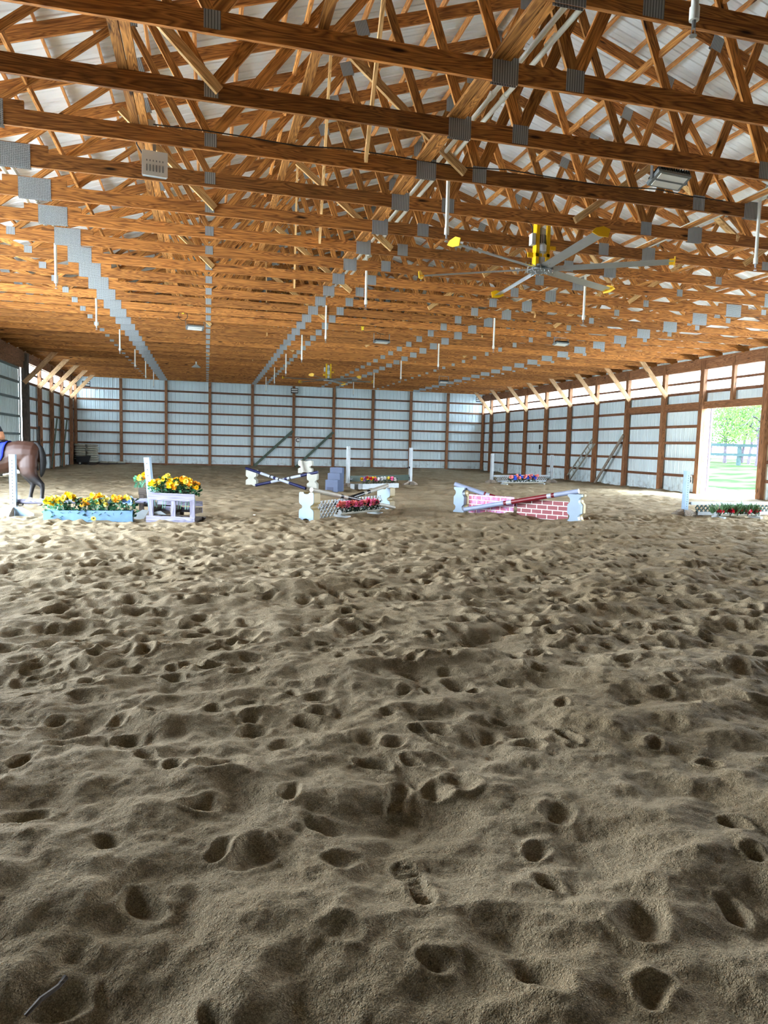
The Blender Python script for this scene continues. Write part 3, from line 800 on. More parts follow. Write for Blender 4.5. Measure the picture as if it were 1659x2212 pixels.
# ------------------------------------------------------------------ fans
def fan(loc, ang, label):
    t = thing('ceiling_fan', label, 'ceiling fan', loc, 0, 'big ceiling fans')
    q = MB()
    for s_ in (-1, 1):
        q.box((s_ * .11, 0, .38), (.012, .13, .72)); q.box((s_ * .11 - s_ * .02, -.06, .38), (.05, .012, .72))
    q.box((0, 0, .74), (.42, .2, .03)); q.box((0, -.06, .2), (.24, .012, .05)); q.box((0, .06, .42), (.24, .012, .08))
    q.box((-.19, -.02, .2), (.09, .02, .07)); q.box((.19, -.02, .33), (.09, .02, .06))
    q.build('mounting_bracket', M['yellow'], t)
    q = MB(); q.cyl((0, 0, .36), (0, 0, .58), .062, n=16); q.ball((0, 0, .58), (.062, .062, .05), 16, 6); mo = q.build('motor', M['grey_box'], t, smooth=40)
    q = MB()
    for k in range(14):
        a = 2 * PI * k / 14; q.box((.064 * math.cos(a), .064 * math.sin(a), .45), (.008, .008, .13))
    q.build('motor_fins', M['black'], mo)
    q = MB(); q.cyl((0, 0, .26), (0, 0, .36), .085, n=16); q.cyl((0, 0, .06), (0, 0, .26), .062, .07, n=16); q.build('gearbox', M['grey_box'], t, smooth=40)
    q = MB(); q.box((-.17, -.03, .43), (.06, .11, .17)); q.build('control_box', M['grey_box'], t)
    q = MB(); q.tube([(-.17, -.03, .51), (-.17, -.02, .6), (-.23, -.01, .72), (-.25, 0, .9)], .008); q.build('cable', M['wire'], t)
    q = MB(); q.cyl((0, 0, -.02), (0, 0, .06), .15, .12, n=18); q.cyl((0, 0, -.03), (0, 0, -.02), .2, n=18); hb = q.build('hub', M['light_body'], t, smooth=40)
    q = MB()
    for k in range(30):
        a = 2 * PI * k / 30 + .1; r_ = .09 + .055 * (k % 3)
        q.cyl((r_ * math.cos(a), r_ * math.sin(a), -.045), (r_ * math.cos(a), r_ * math.sin(a), .02), .007, n=6)
    q.build('hub_bolts', M['bolt'], hb)
    prof = [(-.085, 0.), (-.05, .014), (.0, .02), (.05, .014), (.085, -.004), (.05, -.006), (0, 0), (-.05, -.006)]
    tilt = math.radians(-13)
    for k in range(6):
        a = math.radians(ang + 60 * k)
        q = MB(); c_, s_ = math.cos(tilt), math.sin(tilt)
        pr = [(y * c_ - z * s_, y * s_ + z * c_) for y, z in prof]
        q.prismx(pr, .14, 1.95)
        for r_ in (.2, .28, .36): q.cyl((r_, 0, -.02), (r_, 0, .05), .006, n=6)
        b = q.build('blade', M['alu'], t, smooth=50); b.rotation_euler = (0, 0, a)
        q = MB(); q.prismx([(-.13, .0), (-.03, -.045), (.1, -.05), (.125, .05), (.03, .085), (-.08, .055)], 1.95, 1.965)
        q.prismx([(y * 1.08, z * 1.12) for y, z in pr], 1.88, 1.95)
        q.build('blade_tip', M['yellow'], b)
    return t
fan((RX + .02, 10.37, 4.25), 26.5, 'large six-bladed fan with yellow tips, the near one with yellow bracket')
fan((RX, 30.1, 4.2), 0., 'large six-bladed fan with yellow tips, the small far one near the back wall')

# ------------------------------------------------------------------ lamps
def flood_face(loc, rz, label):
    """square flood lamp hanging from a chord, its slotted face towards the camera"""
    t = thing('flood_light', label, 'lamp', loc, rz)
    q = MB(); q.prismx([(-.03, .12), (.1, .14), (.12, 0), (.06, -.13), (-.02, -.13)], -.135, .135); q.build('housing', M['light_body'], t)
    Mx = Matrix.Rotation(.16, 3, 'X')
    q = MB(); q.box((0, -.035, -.005), (.29, .02, .27), Mx); ff = q.build('face_frame', M['sign_white'], t)
    q = MB()
    for k in range(6):
        for z_, h_ in ((.055, .075), (-.055, .075)):
            if k in (2, 3) or True: q.box((-.09 + k * .036, -.048, z_ - .005), (.012, .006, h_))
    q.build('lamp_slots', M['light_body'], ff)
    q = MB(); q.box((0, .02, .22), (.035, .03, .22)); q.build('hanger', M['galv'], t)
    q = MB(); q.tube([(-.14, 0, .1), (-.2, 0, .2), (-.19, -.01, .35), (-.13, -.01, .43)], .008); q.build('cord', M['wire'], t)
    q = MB(); q.box((-.05, .02, .45), (.12, .08, .08)); q.build('junction_box', M['grey_box'], t)
    return t
flood_face((-.6, 9.02, 4.66), .12, 'square white slotted floodlight hanging under a beam at upper left')
def led_flood(loc, rz, label, s=1., drop=.22, tilt=.35):
    t = thing('led_flood_light', label, 'lamp', loc, rz, 'LED flood lights on brackets'); t.scale = (s, s, s)
    q = MB()
    for x in (-.3, .3): q.box((x, 0, -drop / 2), (.012, .05, drop + .06))
    q.box((0, 0, .02), (.6, .05, .012)); q.build('bracket', M['galv'], t)
    Mx = Matrix.Rotation(-tilt, 3, 'X')
    q = MB(); q.box((0, 0, -drop), (.56, .26, .05), Mx); hs = q.build('housing', M['light_body'], t)
    q = MB()
    for k in range(13): q.box((-.25 + k * .042, 0, -drop + .05), (.014, .24, .06), Mx)
    q.build('heat_sink', M['black'], hs)
    q = MB()
    for y in (-.06, .06): q.box(Vector((0, 0, -drop)) + Mx @ Vector((0, y, -.03)), (.46, .09, .012), Mx)
    q.build('lens', M['sign_white'], hs)
    q = MB(); q.tube([(-.05, 0, .02), (-.06, 0, -drop * .4), (-.1, .02, -drop + .05)], .006); q.build('cord', M['wire'], t)
    return t
led_flood((5.94, 8.45, 5.27), .1, 'LED floodlight with grey bracket hanging above the beams right of the near fan', .95, .25, .45)
led_flood((-.33, 21.1, 4.84), .15, 'small dark LED floodlight under the ceiling left of centre', .85, .22, .35)
led_flood((5.17, 21.1, 4.84), .15, 'small dark LED floodlight under the middle of the ceiling', .85, .3, .1)
led_flood((10.5, 19.8, 4.84), .15, 'small LED floodlight under the ceiling right of centre', .85, .2, .2)
led_flood((11.1, 32.5, 4.84), .15, 'small LED floodlight near the back right under the ceiling', .85, .3, .2)
def wall_lamp(loc, rz, label):
    t = thing('wall_flood_light', label, 'lamp', loc, rz, 'lamps on the end wall')
    q = MB(); q.box((0, 0, 0), (.42, .1, .3)); q.build('housing', M['black'], t)
    q = MB(); q.box((0, -.055, .07), (.36, .01, .08)); q.box((0, -.055, -.06), (.36, .01, .08)); q.build('lens', M['sign_white'], t)
    q = MB(); q.box((0, .1, .0), (.06, .14, .06)); q.build('bracket', M['galv'], t)
    return t
wall_lamp((XL + .65, YB - .32, 4.45), .3, 'black double-lens lamp high in the back left corner')
wall_lamp((5.06, YB - .3, 4.58), 0, 'black double-lens lamp at the top of the back wall centre post')
wall_lamp((XR - .45, YB - .3, 4.55), -.35, 'black double-lens lamp high in the back right corner')
t = thing('pendant_lamp', 'small white shaded pendant lamp hanging at the left, near the back', 'lamp', (-.44, 31.5, 4.83))
q = MB(); q.cyl((0, 0, 0), (0, 0, -.15), .03, n=10); q.build('stem', M['pvc'], t, smooth=40)
q = MB(); q.cyl((0, 0, -.12), (0, 0, -.24), .05, .2, n=20); q.build('lamp_shade', M['grey_box'], t, smooth=40)
for (x, y, lab) in ((-.62, 19.9, 'yellow electrical plug with looped cord on a beam at left'), (4.45, 20.6, 'yellow electrical plug with cord on a beam near the middle')):
    t = thing('plug_connector', lab, 'plug', (x, y, 4.86))
    q = MB(); q.box((0, -.04, 0), (.06, .05, .1)); q.box((0, -.04, .05), (.1, .05, .02)); q.build('plug', M['amber'], t)
    q = MB()
    if x < 0: q.tube([(.12 * math.sin(a) , -.04, -.1 + .12 * math.cos(a)) for a in np.linspace(0, 2 * PI, 20)], .008)
    else: q.tube([(0, -.04, -.05), (.08, -.04, -.09), (.35, -.04, -.06), (.5, -.04, -.1), (.68, .1, -.12)], .008)
    q.build('cord', M['wire'], t)
# thin cable stapled along a near chord
mb = MB(); pts = [(-.6 + .55 * k, TY0 + 2 * TS - .028, 5.03 + .02 * math.sin(k * 1.7) - .012 * (k % 2)) for k in range(15)]
mb.tube(pts, .007); tag(mb.build('cable', M['wire']), 'thin dark cable running along the top of a near beam', 'cable')

# ------------------------------------------------------------------ jumps
def vec2(a, b):
    d = Vector((b[0] - a[0], b[1] - a[1])); return d, math.atan2(d.y, d.x), d.length
def jump_pole(p0, p1, r, bands, label, group=None, name='jump_pole'):
    """painted pole; bands = [(t0, t1, material)]"""
    p0, p1 = Vector(p0), Vector(p1); d = p1 - p0
    q = MB(); mats = []
    o_ = (p0 + p1) / 2
    for t0, t1, mt in bands:
        if M[mt] not in mats: mats.append(M[mt])
        q.setm(mats.index(M[mt])); q.cyl(p0 + d * t0 - o_, p0 + d * t1 - o_, r, n=12)
    o = q.build(name, mats, smooth=40); o.location = o_
    return tag(o, label, 'jump pole', group)
def standard(loc, rz, h, label, mats, group, w=.1, dpt=.1, lean=0., cups=(), feet='wings', foot_mat='foot_wood', holes=14, hside=-1):
    t = thing('jump_standard', label, 'jump standard', loc, rz, group)
    q = MB(); q.box((0, 0, h / 2 + .06), (w, dpt, h - .06))
    q.setm(1)
    for k in range(holes):
        z = .22 + (h - .3) * k / (holes - 1)
        q.cyl((0, -dpt / 2 + .002, z), (0, -dpt / 2 - .002, z), .009, n=8)
        q.cyl((hside * (w / 2 - .002), 0, z), (hside * (w / 2 + .002), 0, z), .009, n=8)
    p = q.build('post', [M[mats], M['hole']], t); p.rotation_euler = (0, lean, 0)
    if feet == 'wings':
        for s_ in (-1, 1):
            q = MB(); q.prism([(s_ * .04, -.03), (s_ * .36, -.03), (s_ * .36, .03), (s_ * .16, .15), (s_ * .04, .15)][::s_], -dpt / 2 - .03, -dpt / 2 - .07 + .035); q.build('foot', M[foot_mat], t)
        for s_ in (-1, 1):
            q = MB(); q.prismx([(s_ * .05, -.03), (s_ * .36, -.03), (s_ * .36, .02), (s_ * .14, .14), (s_ * .05, .14)][::-s_], -.022, .022); q.build('foot', M[foot_mat if s_ > 0 else 'foot_wood'], t)
    else:
        for s_ in (-1, 1):
            q = MB(); q.prism([(s_ * .05, -.03), (s_ * .33, -.03), (s_ * .33, .05), (s_ * .12, .15), (s_ * .05, .15)][::s_], -.045, .045); q.build('foot', M[foot_mat], t)
            q = MB(); q.prismx([(s_ * .05, -.03), (s_ * .33, -.03), (s_ * .33, .05), (s_ * .14, .14), (s_ * .05, .14)][::-s_], -.045, .045); q.build('foot', M[foot_mat], t)
    for z, sx, mt in cups:
        q = MB(); q.box((sx * (w / 2 + .012), 0, z), (.02, .07, .06)); q.box((sx * (w / 2 + .06), 0, z - .025), (.09, .06, .014)); q.box((sx * (w / 2 + .1), 0, z - .01), (.012, .06, .04))
        q.build('jump_cup', M[mt], t)
    return t
def planter(a, b, z0, h, dep, label, mat, cat='flower box'):
    d, rz, L = vec2(a, b)
    t = thing('flower_box', label, cat, ((a[0] + b[0]) / 2, (a[1] + b[1]) / 2, z0), rz)
    for nm, c, s_ in (('front_board', (0, .012, h / 2), (L, .024, h)), ('back_board', (0, dep - .012, h / 2), (L, .024, h)), ('end_board', (-L / 2 + .012, dep / 2, h / 2), (.024, dep - .05, h)),
                      ('end_board', (L / 2 - .012, dep / 2, h / 2), (.024, dep - .05, h)), ('bottom_board', (0, dep / 2, .03), (L - .05, dep - .05, .02))):
        q = MB(); q.box(c, s_); q.build(nm, M[mat], t)
    return t
PET = {}
def bloom_mesh(kind, mat):
    """one artificial flower head facing up its local Z"""
    key = (kind, mat)
    if key in PET: return PET[key]
    q = MB()
    if kind == 'daisy':
        for ring, (n, R, z) in enumerate(((13, .052, .0), (11, .04, .012))):
            for k in range(n):
                a = 2 * PI * k / n + ring * .25; w = .34
                c, s_ = math.cos(a), math.sin(a); px, py = -s_, c
                mid = (c * R * .62, s_ * R * .62)
                q.add([(c * .012, s_ * .012, z), (mid[0] + px * .0105, mid[1] + py * .0105, z + .01), (c * R, s_ * R, z + .003), (mid[0] - px * .0105, mid[1] - py * .0105, z + .01)], [(0, 1, 2, 3)])
        q.setm(1); q.ball((0, 0, .01), (.018, .018, .012), 10, 5)
    else:
        for ring, (n, R, z, up) in enumerate(((7, .046, 0., .012), (6, .036, .014, .022), (5, .024, .026, .026))):
            for k in range(n):
                a = 2 * PI * k / n + ring * .4; c, s_ = math.cos(a), math.sin(a); px, py = -s_, c
                q.add([(c * .004, s_ * .004, z), (c * R * .6 + px * .018, s_ * R * .6 + py * .018, z + up * .6), (c * R, s_ * R, z + up), (c * R * .6 - px * .018, s_ * R * .6 - py * .018, z + up * .6)], [(0, 1, 2, 3)])
        q.setm(1); q.ball((0, 0, .02), (.008, .008, .012), 6, 4)
    me = q.mesh('bloom'); me.materials.append(M[mat]); me.materials.append(M['fl_centre'] if kind == 'daisy' else M[mat])
    PET[key] = me; return me
def foliage(h, R, n, mat, parent, rnd, leaf=.05, blade=False):
    q = MB()
    for k in range(n):
        a = rnd.uniform(0, 2 * PI); rr = R * math.sqrt(rnd.random()); z = h * rnd.uniform(.12, .95)
        c = Vector((rr * math.cos(a), rr * math.sin(a) * .7, z))
        d = Vector((math.cos(a), math.sin(a), rnd.uniform(-.2, .9))).normalized()
        if blade: d = Vector((math.cos(a) * .6, math.sin(a) * .6, rnd.uniform(.5, 1.4))).normalized(); c.z = h * rnd.uniform(.0, .45); 
        s_ = d.cross(Vector((rnd.uniform(-1, 1), rnd.uniform(-1, 1), 1))).normalized(); L = leaf * rnd.uniform(.7, 1.3); W = L * (.075 if blade else .42)
        nrm = d.cross(s_)
        q.add([c, c + d * L * .5 + s_ * W, c + d * L - nrm * L * .12, c + d * L * .5 - s_ * W], [(0, 1, 2, 3)])
    for k in range(6):
        a = rnd.uniform(0, 2 * PI); q.cyl((0, 0, 0), (R * .7 * math.cos(a), R * .5 * math.sin(a), h * .85), .004, n=5)
    return q.build('foliage', M[mat], parent)
def bunch(name, loc, h, R, blooms, leafmat, label, cat, group, rnd, nleaf=60, kind='daisy', leaf=.05, bs=1., face=None, blade=False, z_lo=.75):
    """an artificial flower bunch; blooms = list of petal materials"""
    t = thing(name, label, cat, loc, rnd.uniform(-.3, .3), group)
    foliage(h, R, nleaf, leafmat, t, rnd, leaf, blade)
    n = len(blooms)
    for k, mt in enumerate(blooms):
        o = link(bpy.data.objects.new('bloom', bloom_mesh(kind, mt)), t)
        a = 2 * PI * (k + .3) / n + rnd.uniform(-.3, .3); rr = R * (.25 + .75 * ((k * .618) % 1))
        o.location = (rr * math.cos(a), rr * math.sin(a) * .7 - .01, h * rnd.uniform(z_lo, 1.08))
        o.rotation_euler = (rnd.uniform(.3, 1.15), rnd.uniform(-.5, .5) + .3 * math.cos(a), rnd.uniform(-.4, .4))
        s_ = bs * rnd.uniform(.8, 1.15); o.scale = (s_, s_, s_)
    return t
rnd = random.Random(5)

# --- blue flower box jump at the left
J1 = 'white jump standards of the sunflower jump'
standard((-3.42, 14.02, 0), -.05, 1.07, 'white jump standard with pale blue feet in front of the brown horse', 'blue_white', J1, w=.105, dpt=.1, holes=14, foot_mat='blue_white', cups=((.2, 1, 'black'),))
standard((-.96, 13.48, 0), -.3, 1.08, 'leaning white jump standard beside the pallet flower gate', 'blue_white', J1, w=.1, dpt=.11, holes=8, lean=-.085, foot_mat='white', cups=((.28, -1, 'black'),), feet='wings')
jump_pole((-3.36, 14.1, .235), (-.98, 13.62, .3), .048, [(0, 1, 'grey_wood')], 'weathered grey wooden pole behind the sunflowers of the blue box')
bx = planter((-2.73, 13.06), (-1.27, 13.02), -.03, .2, .2, 'light blue wooden flower box full of sunflowers', 'light_blue')
BO = ['fl_yellow', 'fl_yellow', 'fl_orange', 'fl_lemon']
specs = [(-2.62, .23, ['fl_yellow', 'fl_orange', 'fl_yellow', 'fl_lemon'], 'leaf_teal', 'at the left end of the blue box'),
         (-2.44, .24, ['fl_yellow', 'fl_orange', 'fl_lemon', 'fl_lemon'], 'leaf_teal', 'second from the left in the blue box'),
         (-2.28, .28, ['fl_yellow', 'fl_yellow', 'fl_yellow', 'fl_orange'], 'leaf', 'third from the left in the blue box'),
         (-2.06, .22, ['fl_yellow', 'fl_orange', 'fl_yellow', 'fl_yellow', 'fl_orange'], 'leaf', 'with dark-centred blooms left of the middle of the blue box'),
         (-1.87, .27, ['fl_yellow', 'fl_yellow', 'fl_lemon', 'fl_orange', 'fl_yellow'], 'leaf_teal', 'in the middle of the blue box'),
         (-1.71, .22, ['fl_lemon', 'fl_blue', 'fl_lemon', 'fl_blue'], 'leaf', 'with pale blue and lemon blooms, third from right in blue box'),
         (-1.52, .25, ['fl_yellow', 'fl_orange', 'fl_orange', 'fl_yellow'], 'leaf_teal', 'second from the right in the blue box'),
         (-1.33, .25, ['fl_blue', 'fl_blue', 'fl_lemon', 'fl_blue', 'fl_lemon'], 'leaf', 'with pale blue blooms at the right end of the blue box')]
for x, h, bl, lm, nm in specs:
    bunch('sunflower_bunch', (x, 13.13, .0), h + .13, .105, bl + bl, lm, f'artificial flower bunch {nm}', 'artificial flowers', 'flower bunches in the blue box', rnd, 110, 'daisy' if 'dark-centred' in nm else 'rose', .065, 1.0 if 'dark-centred' in nm else 1.25)
t = thing('fallen_sunflower', 'fallen yellow flower lying on the sand before the blue box', 'artificial flower', (-1.9, 12.92, .0))
o = link(bpy.data.objects.new('bloom', bloom_mesh('daisy', 'fl_lemon')), t); o.location = (0, 0, .04); o.rotation_euler = (.9, .3, 0)
q = MB(); q.tube([(0, 0, .03), (-.04, .0, .02), (-.09, -.01, .0)], .004); q.build('stem', M['leaf'], t)
# pallets standing on edge as flower gates
def pallet(a, b, h, dep, mat, label, dark='dark_wood', z0=-.03):
    d, rz, L = vec2(a, b)
    t = thing('pallet_gate', label, 'pallet', ((a[0] + b[0]) / 2, (a[1] + b[1]) / 2, z0), rz)
    def bd(nm, c, s_, mt, ln='x'):
        c = Vector(c)
        if ln == 'x': lumber(nm, c - Vector((s_[0] / 2, 0, 0)), c + Vector((s_[0] / 2, 0, 0)), s_[1], s_[2], M[mt], t)
        else: lumber(nm, c - Vector((0, 0, s_[2] / 2)), c + Vector((0, 0, s_[2] / 2)), s_[1], s_[0], M[mt], t, up=(1, 0, 0))
    bd('rail', (0, 0, h - .065), (L, .022, .13), mat); bd('rail', (-.02, 0, .06), (L + .04, .022, .12), mat)
    for x in (-L / 2 + .05, .03, L / 2 - .05): bd('upright', (x, .02, h / 2), (.085, .035, h - .24), mat, 'z')
    for z in (h - .19, h * .5 - .04): bd('rear_slat', (0, dep, z), (L, .02, .09), mat)
    bd('rear_slat', (0, dep + .02, .06), (L + .12, .022, .1), dark)
    for x in (-L / 2 + .05, 0, L / 2 - .05):
        for z in (.06, h - .3): bd('spacer', (x, dep / 2 + .02, z), (.09, dep - .02, .09), dark)
    return t
pallet((-1.0, 13.0), (-.2, 12.62), .53, .3, 'grey_wood', 'grey pallet gate with yellow flowers on top, at the right of the blue box')
pallet((-1.24, 13.85), (-.5, 13.75), .56, .12, 'dark_wood', 'dark pallet gate mostly hidden behind the leaning standard')
d, rz, L = vec2((-1.0, 13.0), (-.2, 12.62))
for k, (s_, bl, lm, h, nm) in enumerate(((.1, ['fl_yellow', 'fl_orange', 'fl_yellow', 'fl_lemon', 'fl_yellow', 'fl_yellow'], 'leaf_teal', .17, 'at the left end of the grey pallet'), (.3, ['fl_lemon', 'fl_lemon', 'fl_yellow', 'fl_lemon', 'fl_white'], 'leaf', .26, 'tallest lemon one on the grey pallet'),
        (.48, ['fl_yellow', 'fl_yellow', 'fl_yellow', 'fl_orange', 'fl_yellow', 'fl_lemon'], 'leaf_dark', .2, 'third from the left on the grey pallet'), (.63, ['fl_yellow', 'fl_orange', 'fl_lemon', 'fl_yellow', 'fl_lemon', 'fl_yellow'], 'leaf', .24, 'fourth from the left on the grey pallet'),
        (.78, ['fl_orange', 'fl_yellow', 'fl_lemon', 'fl_yellow', 'fl_orange', 'fl_yellow'], 'leaf_dark', .22, 'second from the right on the grey pallet'), (.92, ['fl_orange', 'fl_orange', 'fl_yellow', 'fl_yellow', 'fl_orange'], 'leaf', .16, 'orange one at the right end of the grey pallet'))):
    p = Vector((-1.0, 13.0, 0)) + Vector((d.x, d.y, 0)) * s_ + Vector((.04, .1, 0))
    t = bunch('yellow_flower_bunch', (p.x, p.y, .42), h + .09, .105, bl + bl, lm, f'artificial yellow flower bunch, {nm}', 'artificial flowers', 'flower bunches on the grey pallet', rnd, 80, 'rose', .065, 1.25, z_lo=.6)
    q = MB()
    for j in range(2): q.tube([(.02 - .03 * j, 0, .02), (.03 - .05 * j, -.03, -.08), (.01 - .04 * j, -.05, -.2)], .005)
    q.build('stem', M['leaf_teal'], t)
bunch('yellow_flower_bunch', (-1.18, 13.86, .5), .24, .12, ['fl_orange', 'fl_orange', 'fl_lemon', 'fl_yellow'], 'leaf_teal', 'artificial orange and lemon flower bunch on the dark pallet behind the leaning standard', 'artificial flowers', None, rnd, 60, 'rose', .06, 1.3)

# --- jump blocks
def block_poly(w, h, nd=.3, arch=True):
    """spool outline: notched waist, arched foot, dished top"""
    hw = w / 2; P = []
    P += [(-hw, 0.)]
    if arch: P += [(-hw * .45, 0), (-hw * .36, h * .07), (0, h * .1), (hw * .36, h * .07), (hw * .45, 0)]
    P += [(hw, 0), (hw, h * .34), (hw * .9, h * .4)]
    P += [(hw * (1 - nd * 1.25), h * .45), (hw * (1 - nd * 1.45), h * .5), (hw * (1 - nd * 1.25), h * .55)]
    P += [(hw * .9, h * .6), (hw, h * .66), (hw, h * .95), (hw * .92, h), (hw * .42, h), (hw * .3, h * .95), (0, h * .935), (-hw * .3, h * .95), (-hw * .42, h), (-hw * .92, h), (-hw, h * .95), (-hw, h * .66), (-hw * .9, h * .6)]
    P += [(-hw * (1 - nd * 1.25), h * .55), (-hw * (1 - nd * 1.45), h * .5), (-hw * (1 - nd * 1.25), h * .45), (-hw * .9, h * .4), (-hw, h * .34)]
    return P
def jump_block(loc, rz, w, h, dep, label, mat, mat2=None, group=None, nd=.3):
    t = thing('jump_block', label, 'jump block', loc, rz, group)
    q = MB(); q.prism(block_poly(w, h, nd), 0, dep * .93)
    o = q.build('body', M[mat2 or mat], t)
    q = MB(); q.prism(block_poly(w * .98, h * .995, nd), -.012, .002); q.build('face', M[mat], t)
    q = MB()
    for z in (.34, .66): q.box((0, dep * .47, h * z), (w * 1.012, dep * .9, .012))
    q.build('moulded_rib', M[mat2 or mat], t)
    return t
JB = 'white jump blocks of the navy cross rail'
jump_block((1.44, 23.75, -.02), -.25, .35, .54, .4, 'white plastic jump block at the left end of the navy cross rail', 'plastic', None, JB)
jump_block((3.25, 22.12, -.02), -.3, .33, .52, .36, 'white plastic jump block at the right end of the navy cross rail, lower of two', 'plastic', None, JB)
ub = jump_block((3.05, 22.3, .5), -.3, .45, .4, .3, 'white plastic jump block stacked on top at the right end of the navy cross rail', 'plastic', None, JB)
q = MB(); q.beam((2.94, 22.18, .56), (2.86, 22.22, .92), .03, .075, (0, 1, 0)); tag(q.build('grey_board', M['grey_box']), 'short grey board leaning on the upper white jump block', 'board')
nb = [(0, .26, 'navy'), (.26, .42, 'pole_white'), (.42, .44, 'pole_black'), (.44, .48, 'pole_white'), (.48, .52, 'navy'), (.52, .56, 'pole_white'), (.56, .58, 'pole_black'), (.58, .74, 'pole_white'), (.74, 1, 'navy')]
jump_pole((1.28, 23.78, .575), (3.02, 21.85, .04), .047, nb, 'navy and white striped pole falling from the left block to the right', 'navy cross rails')
jump_pole((1.58, 23.45, .03), (3.42, 22.0, .555), .047, nb, 'navy and white striped pole rising from the left ground to the right block', 'navy cross rails')

# --- mounting steps
t = thing('mounting_steps', 'slate blue plastic three-step mounting block', 'mounting block', (3.72, 21.2, -.02), -.5)
prof = [(0, 0), (.62, 0), (.62, .74), (.42, .74), (.42, .57), (.21, .57), (.21, .37), (0, .37)]
q = MB(); q.prismx(prof, -.2, .2); q.build('steps', M['step_blue'], t)
q = MB(); q.box((-.04, -.004, .08), (.2, .012, .14)); q.build('foot_recess', M['step_dark'], t)
q = MB()
for y, z in ((.1, .372), (.31, .572), (.52, .742)): q.box((0, y, z), (.34, .15, .008))
q.build('tread', M['step_light'], t)

# --- green plank jump
JG = 'white jump standards of the green plank jump'
gA, gB = (4.66, 23.35), (7.4, 25.15)
standard((gA[0], gA[1], 0), .4, 1.36, 'white jump standard at the left of the green plank, beside the blue steps', 'white', JG, w=.1, dpt=.1, holes=22, feet='cross', cups=((.62, 1, 'black'), (.3, 1, 'galv')))
standard((gB[0], gB[1], 0), .4, 1.36, 'white jump standard at the right of the green plank', 'white', JG, w=.1, dpt=.1, holes=22, feet='cross', cups=((.66, -1, 'black'), (.28, -1, 'black')))
d, rz, L = vec2(gA, gB)
q = MB(); q.box((0, 0, 0), (L - .22, .03, .2)); o = q.build('jump_plank', M['green_paint'], loc=((gA[0] + gB[0]) / 2, (gA[1] + gB[1]) / 2 - .02, .29), rz=rz)
tag(o, 'dark green jump plank behind the white box of mixed flowers', 'plank')
planter((4.96, 22.35), (6.42, 23.2), -.02, .19, .22, 'white flower box with mixed flowers, in front of the green plank', 'white')
planter((4.74, 22.62), (5.1, 22.84), -.02, .17, .2, 'small white box half hidden behind the left end of the white flower box', 'white')
cols = [['fl_violet', 'fl_yellow', 'fl_violet'], ['fl_yellow', 'fl_red', 'fl_red'], ['fl_yellow', 'fl_lemon', 'fl_red'], ['fl_yellow', 'fl_yellow', 'fl_pink'], ['fl_pink', 'fl_pink', 'fl_white'], ['fl_white', 'fl_white', 'fl_white'], ['fl_white', 'fl_lemon', 'fl_white'], ['fl_lemon', 'fl_white', 'fl_lemon'], ['fl_pink', 'fl_red', 'fl_pink'], ['fl_pink', 'fl_salmon', 'fl_white']]
nmz = ['violet and yellow', 'yellow and red', 'yellow, lemon and red', 'yellow and pink', 'pink with one white', 'all white', 'white with one lemon', 'lemon with one white', 'pink and red', 'pink, salmon and white']
d, rz, L = vec2((4.96, 22.35), (6.42, 23.2)); dn = d.normalized(); nr = Vector((-dn.y, dn.x))
for k in range(10):
    p = Vector((4.96, 22.35)) + d * (.07 + .86 * k / 9) + nr * .11
    bunch('mixed_flower_bunch', (p.x, p.y, .1), .24, .09, cols[k], 'leaf_dark', f'{nmz[k]} flower bunch, {ow(k + 1)} from the left in the white box', 'artificial flowers', 'mixed flowers in the white box', rnd, 30, 'rose', .05, 1.5)

# --- lattice cross rail jump
def lattice(a, b, z0, h, mat, label, pitch=.088, w=.0145, frame=None, th=.012, thick=.05, back=None, name='jump_lattice', tilt=0):
    d, rz, L = vec2(a, b)
    t = thing(name, label, 'lattice panel', ((a[0] + b[0]) / 2, (a[1] + b[1]) / 2, z0), rz); t.rotation_euler = (tilt, 0, rz)
    q = MB()
    def clip(c, sgn):
        # line z = sgn*x + c inside the panel
        pts = []
        for x in (-L / 2, L / 2):
            z = sgn * x + c
            if 0 <= z <= h: pts.append((x, z))
        for z in (0, h):
            x = (z - c) / sgn
            if -L / 2 < x < L / 2: pts.append((x, z))
        return pts
    step = pitch * math.sqrt(2)
    n = int((L + h) / step) + 2
    for sgn in (1, -1):
        for k in range(-n, n):
            p = clip(k * step + h / 2, sgn)
            if len(p) >= 2 and math.dist(p[0], p[1]) > .02:
                y = .007 if sgn > 0 else -.007
                q.beam((p[0][0], y, p[0][1]), (p[1][0], y, p[1][1]), th, w * 1.25, (0, 0, 1) if True else 0)
    q.build('lattice', M[mat], t)
    if frame:
        q = MB(); q.box((0, 0, -.02), (L + .04, .04, .05)); q.build('bottom_rail', M[frame], t)
    return t
JL = 'white jump blocks of the lattice cross rail'
jump_block((1.83, 13.1, -.03), -.76, .34, .55, .22, 'white jump block with cream side at the near left end of the lattice jump', 'blockblue', 'cream', JL, .32)
jump_block((3.95, 15.55, -.03), -.76, .34, .5, .24, 'white jump block with cream side at the far right end of the lattice jump', 'blockblue', 'cream', JL, .32)
lattice((2.1, 13.36), (2.92, 14.24), 0., .33, 'white', 'white lattice panel on the left side of the lattice jump')
lattice((3.0, 14.3), (3.82, 15.16), 0., .33, 'white', 'white lattice panel on the right side of the lattice jump')
jump_pole((1.9, 12.98, .575), (4.15, 15.35, .03), .045, [(0, .3, 'pole_grey'), (.3, .33, 'pole_black'), (.33, .38, 'pole_grey'), (.38, .56, 'pole_black'), (.56, .7, 'pole_grey'), (.7, .72, 'pole_black'), (.72, 1, 'pole_grey')], 'off-white and black pole sloping down to the right in front of the lattice', 'off-white and black cross rails')
